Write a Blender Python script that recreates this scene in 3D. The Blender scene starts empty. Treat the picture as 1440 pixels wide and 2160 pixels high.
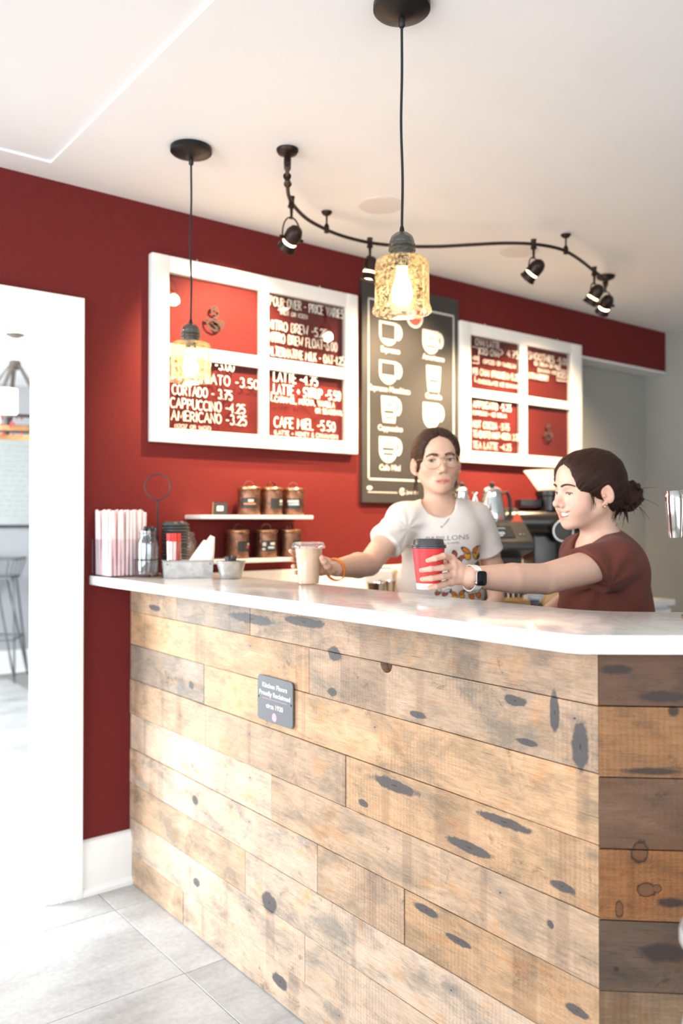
import bpy, bmesh, math, random
import numpy as np
from mathutils import Vector, Matrix, Euler
from mathutils.bvhtree import BVHTree

SC = bpy.context.scene
COL = SC.collection
RND = random.Random(7)
PI = math.pi
R = math.radians

# ------------------------------------------------------------------ camera, world, light, exposure
FPX = 1767.0                       # focal length in pixels of the 1440 x 2160 frame
CAM = Vector((0, 0, 1.276))        # metres; X runs along the red wall, Y towards it
YAW, PITCH = R(-37.8), R(0.65)
cd = bpy.data.cameras.new('camera')
cam = bpy.data.objects.new('camera', cd)
COL.objects.link(cam)
cam.location = CAM
cam.rotation_euler = (R(90) + PITCH, 0, YAW)
cd.sensor_width = 36
cd.lens = FPX / 2160 * 36
cd.clip_start = 0.05
cd.dof.use_dof = True
cd.dof.focus_distance = 1.80
cd.dof.aperture_fstop = 2.6
SC.camera = cam

world = bpy.data.worlds.new('world')
SC.world = world
world.use_nodes = True
wbg = world.node_tree.nodes['Background']
wbg.inputs[0].default_value = (0.93, 0.97, 1.0, 1)
wbg.inputs[1].default_value = 1.6

SC.view_settings.view_transform = 'Standard'
SC.view_settings.look = 'None'
SC.view_settings.gamma = 1.0
SC.view_settings.use_curve_mapping = False
SC.view_settings.exposure = 0.50
SC.cycles.use_denoising = True
SC.cycles.max_bounces = 10
SC.cycles.transparent_max_bounces = 16
SC.cycles.caustics_reflective = False
SC.cycles.caustics_refractive = False


def area_light(name, loc, target, sx, sy, power, color):
    l = bpy.data.lights.new(name, 'AREA')
    l.shape = 'RECTANGLE'; l.size = sx; l.size_y = sy
    l.energy = power; l.color = color
    o = bpy.data.objects.new(name, l); COL.objects.link(o)
    o.location = loc
    o.rotation_euler = (Vector(target) - Vector(loc)).to_track_quat('-Z', 'Y').to_euler()
    return o


# daylight: shop windows in the left wall and behind the camera, and the next room's window
area_light('daylight_left', (-3.35, 0.9, 1.45), (0, 0.9, 1.35), 4.2, 2.0, 145, (0.88, 0.94, 1.0))
area_light('daylight_front', (-0.3, -3.35, 1.5), (0.2, 0, 1.4), 5.0, 2.0, 85, (0.88, 0.94, 1.0))
area_light('daylight_dining', (-1.85, 4.75, 1.45), (1.2, 3.6, 1.0), 2.6, 1.9, 330, (0.93, 0.97, 1.0))

# ------------------------------------------------------------------ helpers
_fw0 = Vector((math.sin(-YAW), math.cos(YAW), 0)); RIGHT = Vector((math.cos(YAW), math.sin(YAW), 0))
FWD = _fw0 * math.cos(PITCH) + Vector((0, 0, 1)) * math.sin(PITCH)
UP = Vector((0, 0, 1)) * math.cos(PITCH) - _fw0 * math.sin(PITCH)


def at(px, py, depth):
    """the place that lies depth metres along the view behind photograph pixel (px, py)"""
    return CAM + (FWD + RIGHT * ((px - 720) / FPX) + UP * ((1080 - py) / FPX)) * depth


def on_z(px, py, z):
    r = FWD + RIGHT * ((px - 720) / FPX) + UP * ((1080 - py) / FPX)
    return CAM + r * ((z - CAM.z) / r.z)


def on_y(px, py, y):
    r = FWD + RIGHT * ((px - 720) / FPX) + UP * ((1080 - py) / FPX)
    return CAM + r * (y / r.y)


class MB:
    """collects simple shapes, builds ONE mesh object"""
    def __init__(s): s.v = []; s.f = []; s.m = []; s.cur = 0

    def raw(s, verts, faces):
        b = len(s.v)
        s.v += [tuple(p) for p in verts]
        s.f += [tuple(i + b for i in f) for f in faces]
        s.m += [s.cur] * len(faces)
        return s

    def box(s, lo, hi, M=None):
        x0, y0, z0 = lo; x1, y1, z1 = hi
        vs = [Vector(p) for p in ((x0, y0, z0), (x1, y0, z0), (x1, y1, z0), (x0, y1, z0), (x0, y0, z1), (x1, y0, z1), (x1, y1, z1), (x0, y1, z1))]
        if M is not None: vs = [M @ p for p in vs]
        return s.raw(vs, [(0, 3, 2, 1), (4, 5, 6, 7), (0, 1, 5, 4), (1, 2, 6, 5), (2, 3, 7, 6), (3, 0, 4, 7)])

    def lathe(s, prof, n=32, M=None, close=False, ax=(1, 1)):
        """prof: (radius, height) list, turned about Z; radius 0 makes a pole"""
        vs, fs, rows = [], [], []
        for r, z in prof:
            if r <= 1e-7:
                rows.append([len(vs)]); vs.append(Vector((0, 0, z)))
            else:
                rows.append(list(range(len(vs), len(vs) + n)))
                for k in range(n):
                    a = 2 * PI * k / n
                    vs.append(Vector((r * math.cos(a) * ax[0], r * math.sin(a) * ax[1], z)))
        pairs = list(zip(rows, rows[1:]))
        if close: pairs.append((rows[-1], rows[0]))
        for A, B in pairs:
            if len(A) == 1 and len(B) == 1: continue
            for k in range(n):
                k2 = (k + 1) % n
                if len(A) == 1: fs.append((A[0], B[k2], B[k]))
                elif len(B) == 1: fs.append((A[k], A[k2], B[0]))
                else: fs.append((A[k], A[k2], B[k2], B[k]))
        if M is not None: vs = [M @ p for p in vs]
        return s.raw(vs, fs)

    def cyl(s, r, z0, z1, n=24, M=None):
        return s.lathe([(0, z0), (r, z0), (r, z1), (0, z1)], n, M)

    def tube(s, pts, r, n=10, closed=False, caps=True):
        pts = [Vector(p) for p in pts]
        m = len(pts)
        rad = r if isinstance(r, (list, tuple)) else [r] * m
        vs, fs = [], []
        nrm = None
        for i, p in enumerate(pts):
            if closed: t = pts[(i + 1) % m] - pts[i - 1]
            else: t = pts[min(i + 1, m - 1)] - pts[max(i - 1, 0)]
            t.normalize()
            if nrm is None:
                nrm = t.orthogonal().normalized()
            else:
                nrm = (nrm - t * nrm.dot(t))
                nrm = nrm.normalized() if nrm.length > 1e-6 else t.orthogonal().normalized()
            bn = t.cross(nrm)
            for k in range(n):
                a = 2 * PI * k / n
                vs.append(p + (nrm * math.cos(a) + bn * math.sin(a)) * rad[i])
        last = m if closed else m - 1
        for i in range(last):
            a = i * n; b = ((i + 1) % m) * n
            for k in range(n):
                k2 = (k + 1) % n
                fs.append((a + k, a + k2, b + k2, b + k))
        if caps and not closed:
            fs.append(tuple(reversed(range(n)))); fs.append(tuple(range((m - 1) * n, m * n)))
        return s.raw(vs, fs)

    def bar(s, a, b, r, n=10): return s.tube([a, b], r, n)

    def prism(s, poly, h0, h1, M=None):
        """poly: (x, y) outline, extruded along z from h0 to h1"""
        n = len(poly)
        vs = [Vector((x, y, h0)) for x, y in poly] + [Vector((x, y, h1)) for x, y in poly]
        if M is not None: vs = [M @ p for p in vs]
        fs = [tuple(reversed(range(n))), tuple(range(n, 2 * n))]
        fs += [(k, (k + 1) % n, n + (k + 1) % n, n + k) for k in range(n)]
        return s.raw(vs, fs)

    def sheet(s, poly, M=None, z=0.0):
        vs = [Vector((x, y, z)) for x, y in poly]
        if M is not None: vs = [M @ p for p in vs]
        return s.raw(vs, [tuple(range(len(poly)))])

    def sphere(s, c, r, n=16, m=10, sc=(1, 1, 1)):
        prof = [(math.sin(PI * i / m), -math.cos(PI * i / m)) for i in range(m + 1)]
        prof = [(0 if i in (0, m) else a, b) for i, (a, b) in enumerate(prof)]
        return s.lathe(prof, n, Matrix.Translation(Vector(c)) @ Matrix.Diagonal((r * sc[0], r * sc[1], r * sc[2], 1)))

    def data(s, name, mats, smooth=True, bevel=0, seg=2, angle=35):
        me = bpy.data.meshes.new(name)
        me.from_pydata(s.v, [], s.f)
        if not isinstance(mats, (list, tuple)): mats = [mats]
        for m in mats: me.materials.append(m)
        me.polygons.foreach_set('material_index', s.m)
        bm = bmesh.new(); bm.from_mesh(me)
        bmesh.ops.recalc_face_normals(bm, faces=bm.faces)
        if bevel:
            es = [e for e in bm.edges if len(e.link_faces) == 2 and e.calc_face_angle(0) > R(angle)]
            bmesh.ops.bevel(bm, geom=es, offset=bevel, segments=seg, profile=0.6, affect='EDGES', clamp_overlap=True)
        bm.to_mesh(me); bm.free()
        if smooth:
            me.polygons.foreach_set('use_smooth', [True] * len(me.polygons))
            me.set_sharp_from_angle(angle=R(38))
        me.update()
        return me

    def build(s, name, mats, parent=None, smooth=True, bevel=0, seg=2, angle=35):
        return link(name, s.data(name, mats, smooth, bevel, seg, angle), parent)


def link(name, me, parent=None):
    o = bpy.data.objects.new(name, me)
    COL.objects.link(o)
    if parent is not None: o.parent = parent
    return o


def tag(o, label=None, cat=None, group=None, kind=None):
    for k, v in (('label', label), ('category', cat), ('group', group), ('kind', kind)):
        if v: o[k] = v
    return o


def thing(name, label, cat, loc=(0, 0, 0), rz=0, group=None):
    o = bpy.data.objects.new(name, None)
    o.empty_display_size = 0.05
    COL.objects.link(o)
    o.location = loc; o.rotation_euler = (0, 0, rz)
    return tag(o, label, cat, group)


def struct(name, mb, mat, parent=None, **kw):
    o = mb.build(name, mat, parent, **kw)
    if parent is None: o['kind'] = 'structure'
    return o


CHILD = {}


def copy_tree(o, parent=None):
    c = o.copy(); COL.objects.link(c)
    if parent is not None: c.parent = parent
    for ch in o.children: copy_tree(ch, c)
    return c


def rrect(w, h, r, n=5, cx=0, cy=0):
    out = []
    for qx, qy, a0 in ((1, 1, 0), (-1, 1, 90), (-1, -1, 180), (1, -1, 270)):
        for k in range(n + 1):
            a = R(a0 + 90 * k / n)
            out.append((cx + qx * (w / 2 - r) + r * math.cos(a), cy + qy * (h / 2 - r) + r * math.sin(a)))
    return out


# ------------------------------------------------------------------ materials
class NT:
    def __init__(s, name):
        s.mat = bpy.data.materials.new(name); s.mat.use_nodes = True
        s.t = s.mat.node_tree; s.b = s.t.nodes['Principled BSDF']; s.out = s.t.nodes['Material Output']

    def n(s, typ, **kw):
        nd = s.t.nodes.new('ShaderNode' + typ)
        for k, v in kw.items():
            if k.startswith('i_'):
                key = k[2:]
                key = int(key) if key.isdigit() else key.replace('_', ' ')
                s.set(nd.inputs[key], v)
            else: setattr(nd, k, v)
        return nd

    def set(s, sock, v):
        if isinstance(v, bpy.types.NodeSocket): s.t.links.new(v, sock)
        else: sock.default_value = v

    def math(s, op, a, b=None, c=None, clamp=False):
        nd = s.n('Math', operation=op); nd.use_clamp = clamp
        s.set(nd.inputs[0], a)
        if b is not None: s.set(nd.inputs[1], b)
        if c is not None: s.set(nd.inputs[2], c)
        return nd.outputs[0]

    def mix(s, fac, a, b, mode='MIX'):
        nd = s.n('MixRGB', blend_type=mode)
        s.set(nd.inputs[0], fac); s.set(nd.inputs[1], a); s.set(nd.inputs[2], b)
        return nd.outputs[0]

    def ramp(s, fac, *stops):
        nd = s.n('ValToRGB'); cr = nd.color_ramp
        while len(cr.elements) < len(stops): cr.elements.new(0.5)
        for e, (p, c) in zip(cr.elements, stops):
            e.position = p
            e.color = (c, c, c, 1) if isinstance(c, (int, float)) else (*c[:3], 1)
        s.set(nd.inputs[0], fac)
        return nd.outputs[0]

    def noise(s, vec, scale, detail=3, rough=0.55, dist=0.0, dims='3D', w=None):
        nd = s.n('TexNoise', noise_dimensions=dims)
        s.set(nd.inputs['Vector'], vec)
        nd.inputs['Scale'].default_value = scale; nd.inputs['Detail'].default_value = detail
        nd.inputs['Roughness'].default_value = rough; nd.inputs['Distortion'].default_value = dist
        if w is not None: s.set(nd.inputs['W'], w)
        return nd.outputs[0]

    def mapping(s, vec, scale=(1, 1, 1), loc=(0, 0, 0), rot=(0, 0, 0)):
        nd = s.n('Mapping'); s.set(nd.inputs[0], vec)
        nd.inputs['Scale'].default_value = scale; nd.inputs['Location'].default_value = loc; nd.inputs['Rotation'].default_value = rot
        return nd.outputs[0]

    def bump(s, h, strength=0.3, dist=0.002):
        nd = s.n('Bump'); nd.inputs['Strength'].default_value = strength; nd.inputs['Distance'].default_value = dist
        s.set(nd.inputs['Height'], h); s.t.links.new(nd.outputs[0], s.b.inputs['Normal'])

    def obj(s): return s.n('TexCoord').outputs['Object']
    def geo(s): return s.n('NewGeometry').outputs['Position']


def mat(name, col, rough=0.5, metal=0.0, var=0.06, scale=40, bump=0.0, spec=0.5, sheen=0, sss=0, coat=0, bdist=0.001):
    """plain procedural material: base colour broken up by a little noise"""
    t = NT(name); b = t.b
    v = t.noise(t.obj(), scale, 4)
    lo = [c * (1 - var) for c in col]; hi = [min(1, c * (1 + var)) for c in col]
    t.set(b.inputs['Base Color'], t.ramp(v, (0.3, lo), (0.7, hi)))
    b.inputs['Roughness'].default_value = rough; b.inputs['Metallic'].default_value = metal
    b.inputs['Specular IOR Level'].default_value = spec
    if sheen: b.inputs['Sheen Weight'].default_value = sheen
    if coat: b.inputs['Coat Weight'].default_value = coat
    if sss:
        b.inputs['Subsurface Weight'].default_value = sss
        b.inputs['Subsurface Radius'].default_value = (0.01, 0.004, 0.002)
    if bump: t.bump(v, bump, bdist)
    return t.mat


def emis(name, col, strength):
    t = NT(name)
    t.b.inputs['Base Color'].default_value = (*col, 1)
    t.b.inputs['Emission Color'].default_value = (*col, 1)
    t.b.inputs['Emission Strength'].default_value = strength
    return t.mat


def thin_glass(name, tint=(1, 1, 1), gloss=0.1, rough=0.02, haze=0.0, speck=0.0):
    """thin clear sheet: tinted see-through plus a fresnel reflection, optional frosting and seed marks"""
    t = NT(name); t.t.nodes.remove(t.b)
    tr = t.n('BsdfTransparent'); tr.inputs[0].default_value = (*tint, 1)
    gl = t.n('BsdfGlossy'); gl.inputs['Roughness'].default_value = rough
    fr = t.n('LayerWeight'); fr.inputs[0].default_value = 0.5
    f = t.math('MULTIPLY_ADD', t.math('POWER', fr.outputs['Facing'], 4.0), 0.6, gloss, clamp=True)
    m1 = t.n('MixShader'); t.set(m1.inputs[0], f); t.set(m1.inputs[1], tr.outputs[0]); t.set(m1.inputs[2], gl.outputs[0])
    last = m1.outputs[0]
    if haze or speck:
        df = t.n('BsdfDiffuse'); df.inputs[0].default_value = (*[0.5 + 0.5 * c for c in tint], 1)
        tl = t.n('BsdfTranslucent'); tl.inputs[0].default_value = (*[0.4 + 0.6 * c for c in tint], 1)
        m0 = t.n('MixShader'); m0.inputs[0].default_value = 0.6
        t.set(m0.inputs[1], df.outputs[0]); t.set(m0.inputs[2], tl.outputs[0])
        nz = t.noise(t.obj(), 140, 4, 0.7)
        hz = t.ramp(nz, (0.45, haze), (0.62, haze + speck))
        m2 = t.n('MixShader'); t.set(m2.inputs[0], hz); t.set(m2.inputs[1], last); t.set(m2.inputs[2], m0.outputs[0])
        last = m2.outputs[0]
        bp = t.n('Bump'); bp.inputs['Strength'].default_value = 0.35; bp.inputs['Distance'].default_value = 0.001
        t.set(bp.inputs['Height'], nz); t.t.links.new(bp.outputs[0], gl.inputs['Normal'])
    t.t.links.new(last, t.out.inputs[0])
    return t.mat


WHITE = mat('white_paint', (0.80, 0.80, 0.79), 0.45, var=0.02, scale=6)
CEILM = mat('ceiling_paint', (0.82, 0.84, 0.86), 0.9, var=0.015, scale=3)
REDW = mat('maroon_wall_paint', (0.140, 0.0215, 0.0205), 0.6, var=0.05, scale=60, bump=0.05, spec=0.05)
GREYW = mat('grey_green_wall_paint', (0.33, 0.33, 0.305), 0.8, var=0.02, scale=8, bump=0.03)
DINW = mat('pale_grey_wall_paint', (0.40, 0.41, 0.425), 0.85, var=0.02, scale=5)
BLACKM = mat('black_painted_metal', (0.018, 0.016, 0.016), 0.4, 0.6, var=0.2, scale=30)
BRONZE = mat('dark_bronze_metal', (0.035, 0.022, 0.018), 0.42, 0.75, var=0.3, scale=60)
BLACKP = mat('black_plastic', (0.02, 0.02, 0.022), 0.35, var=0.1)
STEEL = mat('polished_steel', (0.72, 0.71, 0.69), 0.16, 1.0, var=0.04, scale=25)
CHROME = mat('chrome', (0.82, 0.82, 0.82), 0.05, 1.0, var=0.01)
BRASS = mat('gold_metal', (0.75, 0.52, 0.24), 0.25, 1.0, var=0.05)
INK = mat('white_paint_marker', (0.62, 0.60, 0.57), 0.7, var=0.06, scale=200)
SIGNW = mat('white_print', (0.60, 0.585, 0.55), 0.7, var=0.03)
CLEAR = thin_glass('clear_glass', (0.97, 0.98, 0.97), 0.03)
# ------------------------------------------------------------------ the room
ZC = 2.428
WY = 2.82        # red wall face
WT = 0.14        # its thickness
m = MB()
m.box((-3.5, WY, 0), (0.03, WY + WT, ZC)); m.box((0.95, WY, 0), (3.85, WY + WT, ZC))
m.box((0.03, WY, 1.985), (0.95, WY + WT, ZC)); m.box((3.85, WY, 2.19), (4.69, WY + WT - 0.001, ZC))
struct('wall_back', m, REDW, smooth=False)
struct('wall_alcove', MB().box((3.85, WY + WT, 0), (4.69, WY + WT + 0.05, ZC)), GREYW, smooth=False)
struct('wall_right', MB().box((4.69, -3.5, 0), (4.8, WY + WT + 0.05, ZC)), GREYW, smooth=False)
struct('trim_1', MB().box((3.85, WY + 0.004, 2.178), (4.69, WY + WT - 0.004, 2.189)), WHITE, smooth=False)   # white underside of the header


def wall_with_windows(axis, pos, thick, lo, hi, openings):
    """a wall in the plane axis = pos with rectangular openings (a, b, z0, z1)"""
    m = MB()
    cuts = sorted({lo, hi, *[a for o in openings for a in o[:2]]})

    def bx(a, b, z0, z1):
        if axis == 'x': m.box((pos, a, z0), (pos + thick, b, z1))
        else: m.box((a, pos, z0), (b, pos + thick, z1))
    for a, b in zip(cuts, cuts[1:]):
        op = [o for o in openings if o[0] <= a and b <= o[1]]
        if op:
            bx(a, b, 0, op[0][2]); bx(a, b, op[0][3], ZC + 0.1)
        else: bx(a, b, 0, ZC + 0.1)
    return m


WINS_L = [(-1.2, 0.85, 0.45, 2.3), (1.0, 2.6, 0.45, 2.3)]
WINS_F = [(-2.8, -0.4, 0.45, 2.3), (-0.1, 2.2, 0.45, 2.3)]
struct('wall_left', wall_with_windows('x', -3.6, 0.1, -3.5, WY, WINS_L), WHITE, smooth=False)
struct('wall_front', wall_with_windows('y', -3.6, 0.1, -3.6, 4.8, WINS_F), WHITE, smooth=False)
k = 0
for axis, ws in (('x', WINS_L), ('y', WINS_F)):
    for a, b, z0, z1 in ws:
        k += 1
        f = MB(); g = MB()

        def bb(mb, p, q, u0, u1, t=0.05):
            if axis == 'x': mb.box((-3.575, p, u0), (-3.575 + t, q, u1))
            else: mb.box((p, -3.575, u0), (q, -3.575 + t, u1))
        bb(f, a, b, z0, z0 + 0.06); bb(f, a, b, z1 - 0.06, z1)
        for c in (a, (a + b) / 2 - 0.03, b - 0.06): bb(f, c, c + 0.06, z0 + 0.06, z1 - 0.06)
        bb(g, a + 0.02, b - 0.02, z0 + 0.02, z1 - 0.02, 0.006)
        w = struct('window_%d' % k, f, WHITE, smooth=False)
        g.build('pane', CLEAR, w, smooth=False)

# ceiling: flat soffit over the bar, shallow raised tray over the room
m = MB()
m.box((0.905, -3.5, ZC), (4.69, WY, ZC + 0.15))
m.box((-3.5, 2.69, ZC), (0.905, WY, ZC + 0.15))
m.box((-3.5, -3.5, ZC + 0.007), (0.905, 2.69, ZC + 0.15))
struct('ceiling', m, CEILM, smooth=False)

# floor: base slab with loose-laid vinyl stone tiles
t = NT('grey_stone_vinyl')
p = t.geo()
rnd = t.n('ObjectInfo').outputs['Random']
n1 = t.noise(t.mapping(p, (1, 2.2, 1)), 3.2, 6, 0.6, 0.4, '4D', t.math('MULTIPLY', rnd, 17))
n2 = t.noise(p, 60, 3)
c = t.ramp(n1, (0.3, (0.34, 0.335, 0.33)), (0.5, (0.47, 0.47, 0.465)), (0.72, (0.56, 0.56, 0.555)))
c = t.mix(0.25, c, t.ramp(n2, (0.3, 0.3), (0.7, 0.7)), 'OVERLAY')
t.set(t.b.inputs['Base Color'], c)
t.b.inputs['Roughness'].default_value = 0.42
t.bump(n2, 0.06, 0.001)
TILEM = t.mat
GROUT = mat('tile_joint', (0.30, 0.295, 0.29), 0.8)
fl = struct('floor', MB().box((-3.6, -3.6, -0.12), (4.8, 7.45, -0.006)), GROUT, smooth=False)
TW, TH = 0.92, 0.488
tile_me = MB().box((0.0012, 0.0012, -0.006), (TW - 0.0012, TH - 0.0012, 0)).data('tile', TILEM, False, bevel=0.0008, seg=1)
for i in range(-5, 4):
    for j in range(-6, 10):
        x, y = 1.11 + i * TW, 2.152 + j * TH
        if x + TW < -3.55 or x > 4.7 or y > 7.3: continue
        if i > 0 and j > 1: continue
        tl = link('tile', tile_me, fl); tl.location = (x, y, 0)

# doorway casing, baseboards
CAS = 0.105


def casing(x0, x1, z1):
    """mitred moulded casing round an opening on the wall face Y = WY (three boards, one trim)"""
    m = MB()
    prof = [(0, 0.0), (0, 0.014), (0.012, 0.018), (0.03, 0.018), (0.036, 0.023), (0.075, 0.023), (0.082, 0.030), (CAS, 0.030), (CAS, 0)]
    path = [(x1, 0.0, 1, 0), (x1, z1, 1, 1), (x0, z1, -1, 1), (x0, 0.0, -1, 0)]
    rows = []
    for (x, z, sx, sz) in path:
        rows.append([(x + sx * u, WY - d, z + (sz * u * 0.5 if sz else 0)) for u, d in prof])
    n = len(prof)
    vs = [q for r_ in rows for q in r_]
    fs = []
    for a in range(3):
        for k in range(n):
            fs.append((a * n + k, a * n + (k + 1) % n, (a + 1) * n + (k + 1) % n, (a + 1) * n + k))
    fs.append(tuple(range(n))); fs.append(tuple(range(3 * n, 4 * n)))
    return m.raw(vs, fs)


struct('trim_2', casing(0.03, 0.95, 1.985), WHITE, smooth=False)
m = MB()     # door jambs lining the thickness of the wall
m.box((0.931, WY - 0.012, 0), (0.949, WY + WT + 0.012, 1.985)); m.box((0.031, WY - 0.012, 0), (0.049, WY + WT + 0.012, 1.985))
m.box((0.049, WY - 0.012, 1.976), (0.931, WY + WT + 0.012, 1.9845))
struct('trim_3', m, WHITE, smooth=False)


def baseboard(x0, x1, y, s=-1, h=0.185):
    m = MB()
    prof = [(0, 0), (0.030, 0), (0.030, 0.012), (0.022, 0.024), (0.018, 0.026), (0.018, h - 0.03), (0.012, h - 0.016), (0.012, h - 0.006), (0.004, h), (0, h)]
    n = len(prof)
    vs = [(x, y + s * d, z) for x in (x0, x1) for d, z in prof]
    fs = [tuple(range(n)), tuple(range(n, 2 * n))] + [(k, (k + 1) % n, n + (k + 1) % n, n + k) for k in range(n)]
    return m.raw(vs, fs)


struct('baseboard_back', baseboard(1.056, 1.24, WY), WHITE, smooth=False)

# the dining room beyond the doorway
YF = 7.3
struct('wall_far', MB().box((-2.0, YF, 0), (4.2, YF + 0.1, 2.6)), DINW, smooth=False)
struct('wall_dining_right', MB().box((4.2, WY + WT + 0.05, 0), (4.3, YF + 0.1, 2.6)), DINW, smooth=False)
struct('wall_dining_left', wall_with_windows('x', -2.1, 0.1, WY + WT, YF + 0.1, [(3.4, 7.0, 0.45, 2.25)]), DINW, smooth=False)
struct('wall_dining_back', MB().box((-2.0, WY + WT, 0), (0.03, WY + WT + 0.02, 2.43)).box((0.95, WY + WT, 0), (3.84, WY + WT + 0.02, 2.43)).box((0.03, WY + WT, 1.985), (0.95, WY + WT + 0.02, 2.43)), DINW, smooth=False)
struct('ceiling_dining', MB().box((-2.0, WY + WT, 2.43), (4.2, YF, 2.55)), CEILM, smooth=False)
struct('baseboard_far', baseboard(-2.0, 4.2, YF, -1, 0.19), WHITE, smooth=False)
m = MB()
for a, b in ((3.4, 3.46), (4.57, 4.63), (5.77, 5.83), (6.94, 7.0)): m.box((-2.07, a, 0.45), (-2.02, b, 2.25))
m.box((-2.07, 3.46, 0.45), (-2.02, 6.94, 0.51)); m.box((-2.07, 3.46, 2.19), (-2.02, 6.94, 2.25))
w = struct('window_5', m, WHITE, smooth=False)
MB().box((-2.06, 3.42, 0.47), (-2.054, 6.98, 2.23)).build('pane', CLEAR, w, smooth=False)

# ------------------------------------------------------------------ service counter of reclaimed boards
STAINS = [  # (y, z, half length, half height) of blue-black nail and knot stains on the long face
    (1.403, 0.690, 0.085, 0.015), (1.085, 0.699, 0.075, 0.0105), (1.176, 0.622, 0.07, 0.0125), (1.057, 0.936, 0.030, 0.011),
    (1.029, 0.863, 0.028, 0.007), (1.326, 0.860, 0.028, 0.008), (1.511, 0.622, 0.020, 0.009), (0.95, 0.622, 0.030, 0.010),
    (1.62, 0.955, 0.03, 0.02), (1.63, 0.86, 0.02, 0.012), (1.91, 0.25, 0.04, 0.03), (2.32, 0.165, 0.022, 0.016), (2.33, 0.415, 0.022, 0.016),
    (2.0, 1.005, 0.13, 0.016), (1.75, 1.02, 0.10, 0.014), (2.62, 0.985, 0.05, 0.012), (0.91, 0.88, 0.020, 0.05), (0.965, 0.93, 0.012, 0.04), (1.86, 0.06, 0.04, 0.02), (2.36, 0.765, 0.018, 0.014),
    (1.207, 0.424, 0.04, 0.008), (0.919, 0.415, 0.03, 0.010), (1.30, 0.452, 0.045, 0.010), (0.975, 0.545, 0.008, 0.008)]


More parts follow.
